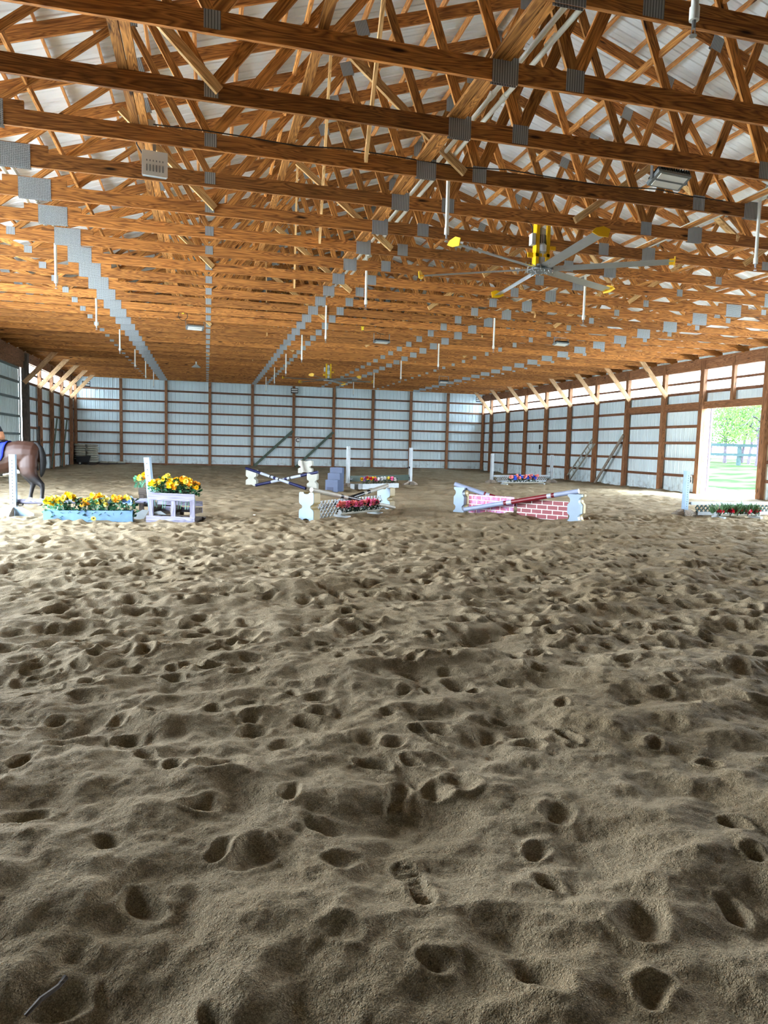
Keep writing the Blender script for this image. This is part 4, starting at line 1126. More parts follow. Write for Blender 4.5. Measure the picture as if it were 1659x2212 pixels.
jump_pole((4.02, 15.5, .53), (2.0, 14.05, .05), .045, [(0, .25, 'pole_grey'), (.25, .29, 'pole_black'), (.29, .33, 'pole_grey'), (.33, .52, 'pole_black'), (.52, .68, 'pole_white'), (.68, .72, 'pole_black'), (.72, 1, 'pole_grey')], 'off-white and black pole sloping down to the left behind the lattice', 'off-white and black cross rails')
def trough(a, b, r, label, z0=.05):
    d, rz, L = vec2(a, b)
    t = thing('flower_trough', label, 'flower trough', ((a[0] + b[0]) / 2, (a[1] + b[1]) / 2, z0), rz)
    q = MB(); n = 10; vs = []
    for x in (-L / 2, L / 2):
        for k in range(n + 1):
            an = PI + PI * k / n; vs.append((x, r * math.cos(an), r + r * math.sin(an)))
        for k in range(n, -1, -1):
            an = PI + PI * k / n; vs.append((x, (r - .006) * math.cos(an), r + (r - .006) * math.sin(an)))
    m_ = 2 * (n + 1)
    q.add(vs, [(k, (k + 1) % m_, m_ + (k + 1) % m_, m_ + k) for k in range(m_)] + [tuple(range(m_ - 1, -1, -1)), tuple(range(m_, 2 * m_))])
    q.build('half_pipe', M['white_side'], t, smooth=40)
    for s_ in (-1, 1):
        q = MB(); q.cyl((s_ * L / 2, 0, r), (s_ * (L / 2 - .02), 0, r), r * 1.02, n=16); q.build('end_cap', M['white'], t, smooth=40)
        q = MB(); q.box((s_ * (L / 2 - .1), 0, -.022), (.07, .36, .045)); q.build('foot', M['white'], t)
    return t
ta, tb = (2.52, 13.42), (3.5, 14.25)
trough(ta, tb, .055, 'white half-pipe trough of pink flowers before the white lattice')
d, rz, L = vec2(ta, tb)
pk = [['fl_salmon'] * 3, ['fl_pink'] * 3, ['fl_pink', 'fl_salmon', 'fl_salmon'], ['fl_salmon', 'fl_pink', 'fl_red'], ['fl_pink'] * 4, ['fl_salmon', 'fl_salmon', 'fl_pink'], ['fl_pink', 'fl_red', 'fl_pink'], ['fl_pink', 'fl_pink', 'fl_salmon', 'fl_pink'], ['fl_salmon', 'fl_pink']]
for k in range(9):
    p = Vector(ta) + d * (.06 + .88 * k / 8)
    bunch('pink_flower_bunch', (p.x, p.y, .07), .2, .085, pk[k] + pk[k], 'leaf_dark', f'pink artificial flower bunch, {ow(k + 1)} from the left in the trough by the white lattice', 'artificial flowers', 'pink flowers in the trough', rnd, 45, 'rose', .05, 1.25, z_lo=.7)

# --- brick wall cross rail jump
def pillar(loc, rz, w, h, dep, label):
    t = thing('jump_pillar', label, 'jump block', loc, rz, 'white pillars of the brick jump')
    hw = w / 2
    half = [(1., 0.), (1., .06), (.72, .1), (.6, .2), (.62, .25), (.98, .33), (.98, .62), (.64, .72), (.6, .8), (.74, .88), (1., .92), (1., 1.)]
    poly = [(-a * hw, z * h) for a, z in half][::-1] + [(a * hw, z * h) for a, z in half]
    poly = poly[::-1]
    q = MB(); q.prism(poly, 0, dep * .4); q.build('front_half', M['blockblue'], t)
    q = MB(); q.prism([(x * .93, z * .985) for x, z in poly], dep * .4, dep * .55); q.build('core', M['cream'], t)
    q = MB(); q.prism(poly, dep * .55, dep); q.build('rear_half', M['cream'], t)
    return t
pillar((5.55, 14.92, -.03), -.92, .28, .57, .26, 'white plastic pillar at the left end of the red brick jump')
pillar((7.22, 12.74, -.03), -.92, .29, .58, .26, 'white plastic pillar at the right end of the red brick jump')
def brick_panel(a, b, h, mat, label):
    d, rz, L = vec2(a, b)
    t = thing('brick_panel', label, 'jump panel', ((a[0] + b[0]) / 2, (a[1] + b[1]) / 2, -.03), rz)
    q = MB(); q.box((0, 0, h / 2), (L, .03, h)); q.build('board', M[mat], t)
    q = MB()
    for x in (-L / 2 + .1, L / 2 - .1): q.box((x, .1, .03), (.05, .22, .05)); q.box((x, .03, h / 2), (.05, .03, h - .02))
    q.build('stand', M['dark_wood'], t)
    return t
brick_panel((5.78, 14.86), (6.48, 14.0), .42, 'brick_pink', 'pinkish painted brick panel on the left of the red brick jump')
brick_panel((6.54, 13.94), (7.28, 13.08), .4, 'brick_red', 'dark red painted brick panel on the right of the red brick jump')
rb = [(0, .34, 'pole_blue'), (.34, .36, 'pole_red'), (.36, .4, 'pole_white'), (.4, .7, 'pole_red'), (.7, .74, 'pole_white'), (.74, .77, 'pole_red'), (.77, 1, 'pole_blue')]
jump_pole((5.5, 15.08, .605), (7.1, 13.75, .05), .05, rb, 'dark red and grey-blue pole falling to the right behind the brick panels', 'dark red cross rails')
jump_pole((5.62, 14.72, .05), (7.3, 12.72, .615), .05, [(0, .37, 'pole_blue'), (.37, .395, 'pole_red'), (.395, .44, 'pole_white'), (.44, .745, 'pole_red'), (.745, .78, 'pole_white'), (.78, .805, 'pole_red'), (.805, 1, 'pole_blue')], 'dark red and grey-blue pole rising to the right in front of the brick panels', 'dark red cross rails')

# --- white lattice fence jump on the right, far
JW = 'white jump standards of the far lattice jump'
wa, wb = (11.6, 27.35), (15.0, 28.6)
standard((wa[0], wa[1], 0), .35, 1.2, 'white jump standard at the left end of the far white rail jump', 'white', JW, w=.11, dpt=.1, holes=20, feet='cross', cups=((.46, 1, 'black'), (.18, 1, 'black')))
standard((wb[0], wb[1], 0), .35, 1.2, 'white jump standard at the right end of the far white rail jump', 'white', JW, w=.11, dpt=.1, holes=20, feet='cross', cups=((.46, -1, 'galv'), (.2, -1, 'galv')))
def gate(a, b, z0, z1, lmat, label, hang=.07):
    d, rz, L = vec2(a, b)
    t = thing('lattice_gate', label, 'jump gate', ((a[0] + b[0]) / 2, (a[1] + b[1]) / 2, 0), rz)
    q = MB(); q.box((0, 0, z1), (L, .045, hang)); q.build('top_rail', M['white'], t)
    q = MB(); q.box((0, 0, z0), (L * .86, .05, .075)); q.build('bottom_rail', M['white'], t)
    h = z1 - z0 - .06
    g = lattice((-L * .45, 0), (L * .45, 0), 0, h, lmat, '', pitch=.085, w=.015 if lmat == 'white' else .022)
    for k in list(g.children): k.parent = t; k.location = (0, 0, z0 + .03)
    bpy.data.objects.remove(g)
    return t
d, rz, L = vec2(wa, wb); dn = d.normalized()
gate((wa[0] + dn.x * .1, wa[1] + dn.y * .1), (wb[0] - dn.x * .1, wb[1] - dn.y * .1), .07, .3, 'white', 'white rail and lattice gate of the far jump with red and blue flowers')
fa, fb = (11.55, 26.1), (13.75, 26.9)
trough(fa, fb, .05, 'white half-pipe trough of red and blue flowers at the far white rail jump')
d, rz, L = vec2(fa, fb)
seq = ['fl_salmon', 'fl_royal', 'fl_salmon', 'fl_royal', 'fl_salmon', 'fl_royal', 'fl_salmon', 'fl_royal', 'fl_salmon']
cn = {'fl_salmon': 'salmon red', 'fl_royal': 'royal blue'}
for k, c in enumerate(seq):
    p = Vector(fa) + d * (.2 + .6 * k / 8)
    bunch('flower_bunch', (p.x, p.y, .06), .28, .1, [c] * 4, 'leaf_dark', f'{cn[c]} flower bunch, {ow(k + 1)} from the left before the far white rail', 'artificial flowers', 'red and blue flowers at the far jump', rnd, 36, 'rose', .06, 1.7, z_lo=.65)

# --- green lattice jump at the right edge
standard((10.72, 13.9, 0), .05, 1.0, 'white jump standard beside the dark green lattice, near the right edge', 'blue_white', None, w=.1, dpt=.11, holes=14, feet='cross', cups=((.3, 1, 'black'),), hside=1)
standard((13.6, 14.1, 0), .05, 1.0, 'white jump standard at the far right end of the green lattice jump, outside the view', 'blue_white', None, w=.1, dpt=.11, holes=14, feet='cross', hside=-1)
gate((10.85, 13.86), (13.5, 14.02), .055, .29, 'lattice_green', 'white rail gate with dark green lattice near the right edge')
ta, tb = (11.06, 13.3), (12.3, 13.38)
trough(ta, tb, .05, 'white half-pipe trough of leaves and red flowers before the green lattice', .045)
d, rz, L = vec2(ta, tb)
for k, s_ in enumerate((.08, .36, .48, .66, .84)):
    p = Vector(ta) + d * s_
    bunch('leafy_plant', (p.x, p.y + .03, .06), .27, .14, [], 'leaf_variegated', f'artificial spiky leaf plant, {ow(k + 1)} from the left in the trough by the green lattice', 'artificial plant', 'spiky plants by the green lattice', rnd, 70, 'rose', .19, 1., blade=True) if True else None
for k, s_ in enumerate((.06, .3, .47, .7, .9)):
    p = Vector(ta) + d * s_
    bunch('red_flower_bunch', (p.x, p.y - .05, .05), .12, .07, ['fl_red'] * 4, 'leaf_dark', f'red flower bunch, {ow(k + 1)} from the left in the trough by the green lattice', 'artificial flowers', 'red flowers by the green lattice', rnd, 14, 'rose', .04, 1.1, z_lo=.6)

# ------------------------------------------------------------------ things along the walls
def sack_mesh():
    q = MB(); n = 14
    q.ball((0, 0, 0), (.36, .22, .075), 20, 8, .6)
    return q.mesh('feed_sack', 60)
SK = sack_mesh(); SK.materials.append(M['sack'])
def sack(loc, rz, label, group, s=1.):
    o = link(bpy.data.objects.new('feed_sack', SK)); o.location = loc
    o.rotation_euler = (random.uniform(-.05, .05), random.uniform(-.05, .05), rz); o.scale = (s, s, s * random.uniform(.85, 1.1))
    return tag(o, label, 'sack', group)
bx0, by0 = XL + .7, YB - .75
q = MB()
for y in (-.45, 0, .45): q.box((0, y, .05), (1.15, .09, .1))
for y in np.linspace(-.45, .45, 6): q.box((0, y, .115), (1.15, .11, .022))
tag(q.build('pallet', M['dark_wood'], loc=(bx0, by0, 0)), 'dark pallet under the stack of white sacks', 'pallet')
for k in range(8):
    for j in range(2):
        for i in range(2):
            turn = (k % 2) * .0
            sack((bx0 - .29 + .58 * j + random.uniform(-.03, .03), by0 - .24 + .48 * i, .2 + .125 * k), random.uniform(-.08, .08), 'white feed sack in the stack in the back left corner', 'sacks stacked in the back left corner', .83)
q = MB()
for y in (-.3, .3): q.box((0, y, .035), (1.35, .09, .07))
for y in np.linspace(-.35, .35, 5): q.box((0, y, .08), (1.35, .1, .02))
tag(q.build('pallet', M['dark_wood'], loc=(XL + 2.0, YB - .6, 0)), 'dark low pallet under three white sacks at the back wall', 'pallet')
for k in range(3): sack((XL + 1.55 + .46 * k, YB - .6, .15), .1 * (k - 1), f'white feed sack lying on the low pallet, {ow(k + 1)} from the left', 'sacks on the low pallet', .64)
t = thing('hand_cart', 'black cart with a pale wheel in front of the sack stack', 'cart', (bx0 - .02, by0 - .72, 0), .1)
q = MB(); q.prism([(-.36, .16), (.24, .16), (.34, .5), (-.4, .46)], -.17, .17); q.build('tub', M['black'], t)
q = MB(); q.cyl((-.2, -.2, .1), (-.2, -.15, .1), .1, n=18); q.cyl((-.2, .15, .1), (-.2, .2, .1), .1, n=18); wh = q.build('wheel', M['black'], t, smooth=40)
q = MB(); q.cyl((-.2, -.212, .1), (-.2, -.2, .1), .055, n=14); q.build('wheel_hub', M['white_side'], wh, smooth=40)
q = MB(); q.box((.2, 0, .08), (.05, .26, .18)); q.build('leg', M['black'], t)

def leaning(a, b, w, t_, label, mat, name='leaning_board'):
    o = lumber(name, a, b, t_, w, M[mat]); return tag(o, label, 'board')
yb_ = YB - .16
for x0, x1, lab in ((2.72, 5.0, 'greenish board leaning on the back wall, left of the letter C'), (5.22, 7.46, 'greenish board leaning on the back wall, right of the letter C')):
    o = lumber('leaning_board', (x0, yb_ - .05, .05), (x1, yb_ - .02, 2.2), .05, .14, M['green_board'], up=(0, 0, 1)); tag(o, lab, 'board', 'greenish boards on the back wall')
o = lumber('leaning_board', (XR - .26, 28.25, .02), (XR - .2, 26.3, 2.15), .05, .12, M['foot_wood']); tag(o, 'grey brown board leaning along the right wall beside the ladder', 'board')
# ladder
t = thing('ladder', 'aluminium ladder leaning along the right wall', 'ladder', (XR - .24, 30.55, 0))
top = Vector((.06, -2.0, 1.78)); up_ = Vector((0, .69, .72)) * .32
for k_, nm in ((0, 0), (1, 1)):
    q = MB(); q.beam(up_ * k_ + Vector((0, 0, .03)), top + up_ * k_, .03, .07, (1, 0, 0)); q.build('side_rail', M['white_side'], t)
for k in range(8):
    p = Vector((0, 0, .03)) + (top - Vector((0, 0, .03))) * ((k + .5) / 8)
    q = MB(); q.cyl(p, p + up_, .017, n=8); q.build('rung', M['white_side'], t)
for y0, y1, nm in ((34.4, 36.0, 'nearer'), (36.75, 38.4, 'farther')):
    o = lumber('leaning_board', (XL + .34, y0, .05), (XL + .3, y1, 2.35), .05, .1, M['green_board']); tag(o, f'dark greenish board leaning along the left wall, {nm} of the two', 'board', 'boards on the left wall')
o = lumber('leaning_board', (XL + .22, 32.75, .05), (XL + .16, 32.9, 1.9), .05, .15, M['dark_wood']); tag(o, 'dark board standing upright at the left wall behind the horse', 'board')
# hook and loop of cord on the right wall
t = thing('hanging_strap', 'dark strap and buckle hanging on the right wall between far posts', 'strap', (XR + .02, 34.4, 1.62))
q = MB(); q.box((0, 0, -.02), (.03, .1, .24)); q.build('strap', M['black'], t)
q = MB(); q.tube([(0, .06, .0), (0, .03, -.3), (0, -.06, -.36), (0, -.07, -.2)], .012); q.build('cord', M['wire'], t)

# dressage letters
def letter_plate(loc, rz, ch, label, plate, ink, s=.3):
    t = thing('letter_sign', label, 'letter sign', loc, rz)
    q = MB(); q.box((0, 0, 0), (s * .95, .012, s * 1.15)); pl_ = q.build('plate', M[plate], t)
    cu = bpy.data.curves.new('letter', 'FONT'); cu.body = ch; cu.size = s * 1.25; cu.extrude = .004; cu.offset = s * .02; cu.align_x = 'CENTER'; cu.align_y = 'CENTER'
    to = bpy.data.objects.new('letter_tmp', cu); COL.objects.link(to)
    dg = bpy.context.evaluated_depsgraph_get(); me = bpy.data.meshes.new_from_object(to.evaluated_get(dg)); bpy.data.objects.remove(to)
    me.materials.clear(); me.materials.append(M[ink])
    o = link(bpy.data.objects.new('letter', me), pl_); o.location = (0, -.011, -.012); o.rotation_euler = (PI / 2, 0, 0)
    return t
ls = letter_plate((5.3, YB - .16, 1.66), 0, 'C', 'white sign with black letter C beside the back wall post', 'sign_white', 'sign_black', .26)
q = MB(); q.box((.12, -.0, -.33), (.012, .012, .5)); q.box((0, 0, -.56), (.22, .012, .03)); q.build('wire_frame', M['black'], ls)
letter_plate((XR - .0, 22.2, .49), PI / 2, 'B', 'white sign with black letter B beside the open doorway', 'sign_white', 'sign_black', .27).rotation_euler = (0, 0, -PI / 2)

# small litter on the sand
mb = MB(); mb.tube([(-.43, 1.755, .0), (-.4, 1.78, .018), (-.365, 1.81, .022), (-.35, 1.83, .03)], [.005, .007, .006, .008], 6)
tag(mb.build('stick', M['dark_wood']), 'short dark stick in a hoof print at the lower left', 'stick')

# ------------------------------------------------------------------ horse, saddle and rider
HO = Vector((-3.62, 16.12, 0)); HRZ = math.atan2(.247, -.969)
def organic(mb, name, mat, parent, vox=.016, it=4):
    o = mb.build(name, mat, parent)
    m_ = o.modifiers.new('remesh', 'REMESH'); m_.mode = 'VOXEL'; m_.voxel_size = vox; m_.use_smooth_shade = True
    s_ = o.modifiers.new('smooth', 'SMOOTH'); s_.factor = .5; s_.iterations = it
    return o
def limb(mb, pts):
    """rings across a limb: (x, y, z, rx, ry), each ring lies square to the limb"""
    rings = []
    for i, (x, y, z, rx, ry) in enumerate(pts):
        a = Vector(pts[max(i - 1, 0)][:3]); b = Vector(pts[min(i + 1, len(pts) - 1)][:3]); d = (b - a).normalized()
        v = Vector((0, 1, 0)); v = (v - d * v.dot(d)).normalized(); w_ = d.cross(v).normalized()
        rings.append(((x, y, z), w_ * rx, v * ry))
    mb.loft(rings)
horse = thing('horse', 'bay horse with black tail and white socks, cut off by the left edge', 'horse', HO, HRZ)
q = MB()
q.loft([((x, 0, z), (0, ry, 0), (0, 0, rz_)) for x, z, ry, rz_ in ((-.275, 1.09, .04, .06), (-.245, 1.07, .13, .17), (-.14, 1.075, .21, .235), (.03, 1.07, .25, .27), (.2, 1.055, .255, .295), (.38, .99, .26, .325),
        (.6, .945, .28, .325), (.85, .945, .28, .33), (1.05, .99, .24, .31), (1.2, 1.04, .2, .26), (1.33, 1.04, .1, .17))])
limb(q, [(1.0, 0, 1.08, .24, .16), (1.16, 0, 1.22, .22, .13), (1.32, 0, 1.38, .17, .1), (1.48, 0, 1.55, .13, .085), (1.58, 0, 1.68, .1, .075)])
limb(q, [(1.5, 0, 1.74, .07, .06), (1.6, 0, 1.68, .115, .085), (1.72, 0, 1.56, .11, .085), (1.86, 0, 1.4, .08, .06), (1.98, 0, 1.26, .065, .055), (2.03, 0, 1.2, .05, .045)])
for s_ in (-1, 1): limb(q, [(1.54, s_ * .06, 1.74, .03, .03), (1.56, s_ * .07, 1.82, .025, .02), (1.58, s_ * .075, 1.88, .006, .006)])
limb(q, [(-.02, .11, 1.1, .2, .1), (-.05, .13, .95, .19, .11), (-.05, .14, .8, .195, .11), (-.08, .14, .68, .16, .1), (-.16, .135, .57, .11, .075), (-.26, .13, .485, .075, .055), (-.325, .13, .43, .062, .05), (-.335, .13, .36, .048, .042),
         (-.325, .13, .22, .04, .036), (-.315, .13, .13, .046, .042), (-.295, .13, .085, .038, .036), (-.285, .13, .05, .044, .042), (-.275, .13, -.01, .056, .052)])
limb(q, [(.1, -.11, 1.05, .2, .1), (.11, -.13, .9, .18, .1), (.13, -.135, .76, .18, .1), (.12, -.135, .66, .14, .09), (.07, -.13, .56, .095, .07), (.01, -.13, .47, .07, .055), (-.01, -.13, .42, .062, .05), (.01, -.13, .35, .047, .042),
         (.04, -.13, .22, .04, .036), (.055, -.13, .13, .046, .042), (.08, -.13, .085, .038, .036), (.09, -.13, .05, .044, .042), (.1, -.13, -.01, .056, .052)])
for s_, x0 in ((1, 1.12), (-1, 1.02)):
    limb(q, [(x0, s_ * .12, 1.0, .13, .09), (x0, s_ * .13, .8, .1, .075), (x0, s_ * .13, .6, .065, .055), (x0, s_ * .13, .43, .048, .045), (x0, s_ * .13, .34, .033, .032), (x0, s_ * .13, .2, .029, .028), (x0 + .01, s_ * .13, .13, .037, .034),
             (x0 + .04, s_ * .13, .08, .03, .03), (x0 + .05, s_ * .13, .05, .044, .042), (x0 + .06, s_ * .13, -.01, .056, .052)])
organic(q, 'body', M['horse'], horse)
q = MB(); limb(q, [(-.12, 0, 1.31, .02, .03), (-.2, .02, 1.28, .035, .04), (-.27, .03, 1.19, .05, .06), (-.305, .03, 1.05, .06, .075), (-.315, .03, .9, .06, .08), (-.3, .03, .75, .05, .07), (-.275, .03, .64, .03, .045), (-.26, .03, .58, .006, .01)])
organic(q, 'tail', M['hairblack'], horse, .012, 2)
q = MB(); limb(q, [(1.0, 0, 1.3, .03, .02), (1.15, .03, 1.4, .05, .05), (1.3, .05, 1.52, .06, .06), (1.45, .05, 1.68, .05, .06), (1.54, .03, 1.78, .03, .04), (1.6, .02, 1.76, .02, .03)])
organic(q, 'mane', M['hairblack'], horse, .014, 2)


tx = lambda x: np.interp(x, [.2, .38, .6, .85, 1.05], [1.055, .99, .945, .945, .99])
ty_ = lambda x: np.interp(x, [.2, .38, .6, .85, 1.05], [.255, .26, .28, .28, .24])
tz_ = lambda x: np.interp(x, [.2, .38, .6, .85, 1.05], [.295, .325, .325, .33, .31])
def wrap(x0, x1, a_end, off, nx=12, na=24, corner=.0):
    """a sheet laid over the horse's back; a_end is how far down the sides"""
    vs = []
    for i in range(nx + 1):
        u_ = i / nx; x = x0 + (x1 - x0) * u_
        e_ = min(1, min(u_, 1 - u_) / .18); am = a_end * (1 - corner * (1 - math.sqrt(1 - (1 - e_) ** 2)))
        for j in range(na + 1):
            a = -am + 2 * am * j / na
            vs.append((x, (ty_(x) + off) * math.sin(a), tx(x) + (tz_(x) + off) * math.cos(a)))
    fs = [(i * (na + 1) + j, (i + 1) * (na + 1) + j, (i + 1) * (na + 1) + j + 1, i * (na + 1) + j + 1) for i in range(nx) for j in range(na)]
    return vs, fs
pad = thing('saddle_pad', 'royal blue quilted saddle pad on the brown horse', 'saddle pad', HO, HRZ)
q = MB(); q.add(*wrap(.395, .98, 1.75, .012, corner=.16)); o = q.build('pad_cloth', M['pad'], pad, smooth=60)
s_ = o.modifiers.new('thick', 'SOLIDIFY'); s_.thickness = .016; s_.offset = 1
sad = thing('saddle', 'black leather saddle on the blue pad of the horse', 'saddle', HO, HRZ)
q = MB(); limb(q, [(.43, 0, 1.305, .018, .1), (.5, 0, 1.325, .035, .15), (.62, 0, 1.315, .035, .17), (.78, 0, 1.31, .035, .15), (.9, 0, 1.35, .035, .09), (.94, 0, 1.37, .02, .05)])
organic(q, 'seat', M['saddle'], sad, .012, 3)
q = MB(); q.add(*wrap(.56, .92, 1.5, .04, corner=.3)); o = q.build('flap', M['saddle'], sad, smooth=60)
s_ = o.modifiers.new('thick', 'SOLIDIFY'); s_.thickness = .012; s_.offset = 1
q = MB(); q.ball((.42, .06, 1.285), (.016, .012, .016), 8, 6); q.ball((.42, -.06, 1.285), (.016, .012, .016), 8, 6); q.build('ring', M['bolt'], sad, smooth=60)

rider = thing('person', 'rider in tan breeches seated on the brown horse, mostly beyond the left edge', 'person', HO, HRZ)
q = MB()
limb(q, [(.68, 0, 1.38, .13, .17), (.69, 0, 1.48, .125, .16), (.74, 0, 1.62, .1, .135), (.8, 0, 1.76, .11, .15), (.85, 0, 1.87, .1, .16), (.88, 0, 1.93, .06, .1), (.9, 0, 1.99, .05, .05), (.92, 0, 2.04, .05, .05)])
q.ball((.95, 0, 2.12), (.1, .08, .125), 16, 12); q.ball((1.055, 0, 2.105), (.02, .014, .02), 8, 6)
for s_ in (-1, 1):
    q.ball((.945, s_ * .08, 2.11), (.02, .012, .03), 8, 6)
    limb(q, [(.68, s_ * .1, 1.4, .11, .1), (.82, s_ * .2, 1.33, .1, .09), (.98, s_ * .3, 1.2, .075, .07), (1.06, s_ * .34, 1.08, .06, .055), (.98, s_ * .34, .95, .058, .054), (.88, s_ * .335, .8, .048, .045), (.82, s_ * .33, .68, .036, .034), (.81, s_ * .33, .62, .04, .036)])
    limb(q, [(.76, s_ * .33, .61, .025, .03), (.86, s_ * .335, .61, .032, .04), (.98, s_ * .34, .6, .022, .035), (1.02, s_ * .345, .6, .012, .02)])
    limb(q, [(.85, s_ * .15, 1.86, .055, .05), (.9, s_ * .21, 1.72, .05, .045), (.92, s_ * .22, 1.58, .042, .04), (1.02, s_ * .17, 1.5, .036, .034), (1.15, s_ * .11, 1.46, .027, .025)])
    limb(q, [(1.15, s_ * .11, 1.46, .027, .022), (1.19, s_ * .095, 1.455, .04, .018), (1.235, s_ * .085, 1.45, .036, .015)])
    for k in range(4):
        z = 1.48 - .02 * k; limb(q, [(1.22, s_ * .085, z, .01, .01), (1.265 - .004 * k, s_ * .07, z, .0095, .0095), (1.265 - .004 * k, s_ * .045, z, .009, .009), (1.24, s_ * .035, z, .008, .008)])
    limb(q, [(1.18, s_ * .08, 1.485, .012, .012), (1.22, s_ * .06, 1.5, .011, .011), (1.25, s_ * .05, 1.49, .009, .009)])
organic(q, 'body', M['skin'], rider, .009, 3)
q = MB(); limb(q, [(.68, 0, 1.33, .12, .15), (.67, 0, 1.4, .155, .185), (.69, 0, 1.5, .14, .17)])
for s_ in (-1, 1): limb(q, [(.66, s_ * .09, 1.39, .13, .115), (.82, s_ * .2, 1.33, .115, .1), (.98, s_ * .3, 1.2, .09, .082), (1.06, s_ * .34, 1.08, .072, .066), (1.0, s_ * .34, .98, .068, .064)])
organic(q, 'breeches', M['breeches'], rider, .012, 3)
q = MB(); limb(q, [(.7, 0, 1.49, .15, .18), (.74, 0, 1.62, .125, .155), (.8, 0, 1.76, .13, .17), (.85, 0, 1.86, .12, .18), (.88, 0, 1.93, .075, .11)])
for s_ in (-1, 1): limb(q, [(.85, s_ * .14, 1.87, .07, .065), (.9, s_ * .21, 1.73, .062, .058), (.92, s_ * .222, 1.6, .055, .052)])
organic(q, 'shirt', M['shirt'], rider, .012, 3)
q = MB()
for s_ in (-1, 1):
    limb(q, [(1.02, s_ * .34, 1.02, .072, .068), (.97, s_ * .34, .94, .07, .064), (.88, s_ * .335, .8, .06, .056), (.82, s_ * .33, .68, .048, .045), (.81, s_ * .33, .6, .05, .046)])
    limb(q, [(.75, s_ * .33, .6, .03, .036), (.86, s_ * .335, .6, .042, .048), (.98, s_ * .34, .595, .032, .042), (1.04, s_ * .345, .59, .016, .024)])
organic(q, 'boots', M['saddle'], rider, .012, 3)
q = MB(); q.ball((.94, 0, 2.17), (.135, .105, .1), 18, 10); q.ball((1.06, 0, 2.15), (.05, .07, .012), 12, 6)
organic(q, 'helmet', M['saddle'], rider, .012, 2)

# ------------------------------------------------------------------ outdoors
def gz(X): 
    t_ = min(1, max(0, (X - 19.) / 16.)); return -.04 + .78 * t_ * t_ * (3 - 2 * t_)
q = MB()
xs = [XR + .1] + [XR + .6 + 1.2 * k for k in range(22)] + [60, 90, 140]
ys = [-40, -10, 0] + list(range(6, 70, 4)) + [90, 140]
vs = [(x, y, gz(x) + (.03 * math.sin(x * 1.9 + y) * math.cos(y * 1.3) if x > 19 else 0)) for x in xs for y in ys]; n = len(ys)
q.add(vs, [(i * n + j, (i + 1) * n + j, (i + 1) * n + j + 1, i * n + j + 1) for i in range(len(xs) - 1) for j in range(n - 1)])
o = q.build('ground', M['grass'], smooth=80); struct(o, 'sunlit gravel and grass outside the right doorway')
q = MB(); q.add([(XL - .1, -40, -.05), (XL - .1, 90, -.05), (-90, 90, -.05), (-90, -40, -.05)], [(0, 1, 2, 3)])
q.add([(XL - .1, YF - .1, -.05), (XL - .1, -40, -.05), (XR + .1, -40, -.05), (XR + .1, YF - .1, -.05)], [(0, 1, 2, 3)])
struct(q.build('ground', M['gravel']), 'pale ground outside the left side of the barn')
def at(px, depth):
    l = (px - 829.5) * depth / f_px; return (.969 * l + .247 * depth, -.247 * l + .969 * depth)
# paddock fence
t = thing('paddock_fence', 'grey-green post and rail fence in the grass beyond the doorway', 'fence')
c = Vector(at(1590, 48)); dr = Vector((.969, -.247))
for k in range(-4, 6):
    p = c + dr * 2.75 * k; z = gz(p.x)
    q = MB(); q.box((p.x, p.y, z + .72), (.2, .2, 1.5)); q.build('fence_post', M['fence'], t)
for z0, h in ((1.36, .22), (.72, .2)):
    q = MB(); a = c - dr * 11; b = c + dr * 14
    q.beam((a.x - .05, a.y - .12, gz(c.x) + z0), (b.x - .05, b.y - .12, gz(c.x) + z0), .04, h); q.build('fence_rail', M['fence'], t)
def tree(px, depth, rt, h, z0, R, nleaf, mat, label, seed, bend=0.):
    g = random.Random(seed); x, y = at(px, depth); z = gz(x)
    t = thing('deciduous_tree', label, 'tree', (x, y, z), 0, 'trees beyond the doorway')
    q = MB(); pts = [(bend * k * k * .02 + .08 * math.sin(k * 1.3 + seed), .06 * math.cos(k * 1.7), -.1 + h * k / 8) for k in range(9)]
    q.tube(pts, [rt * (1 - .09 * k) for k in range(9)], 12); q.build('trunk', M['bark'], t, smooth=60)
    q = MB(); tips = []
    for k in range(16):
        i = g.randint(3, 8); b = Vector(pts[i]); a = g.uniform(0, 2 * PI); L = R * g.uniform(.6, 1.1)
        m_ = b + Vector((math.cos(a) * L * .5, math.sin(a) * L * .5, L * g.uniform(.1, .35))); e = b + Vector((math.cos(a) * L, math.sin(a) * L, L * g.uniform(-.25, .3)))
        q.tube([b, (b + m_) / 2 + Vector((0, 0, .05)), m_, e], [rt * .28, rt * .2, rt * .14, rt * .05], 6); tips += [m_, e, (m_ + e) / 2]
    q.build('branches', M['bark'], t, smooth=60)
    q = MB()
    for k in range(nleaf):
        b = g.choice(tips); p = b + Vector((g.gauss(0, .55), g.gauss(0, .55), g.gauss(-.15, .5)))
        if p.z < z0: p.z = z0 + g.random() * .5
        n_ = Vector((g.uniform(-1, 1), g.uniform(-1, 1), g.uniform(-.3, 1))).normalized(); s_ = n_.orthogonal().normalized(); u_ = n_.cross(s_); L = g.uniform(.06, .12)
        q.add([p - s_ * L, p + u_ * L * .6, p + s_ * L, p - u_ * L * .6], [(0, 1, 2, 3)])
    o = q.build('foliage', M[mat], t); o['kind'] = 'stuff'
    return t
tree(1634, 46, .27, 6., 1.75, 2.6, 3600, 'tree_leaf', 'leafy tree with a pale trunk beside the fence at the right of the doorway view', 1)
tree(1560, 60, .16, 6., 1.6, 3., 3600, 'tree_leaf', 'leafy green tree behind the fence at the left of the doorway view', 2)
tree(1598, 66, .16, 6.5, 1.7, 3.2, 3600, 'tree_leaf2', 'leafy tree far behind the fence post in the doorway', 3, .6)
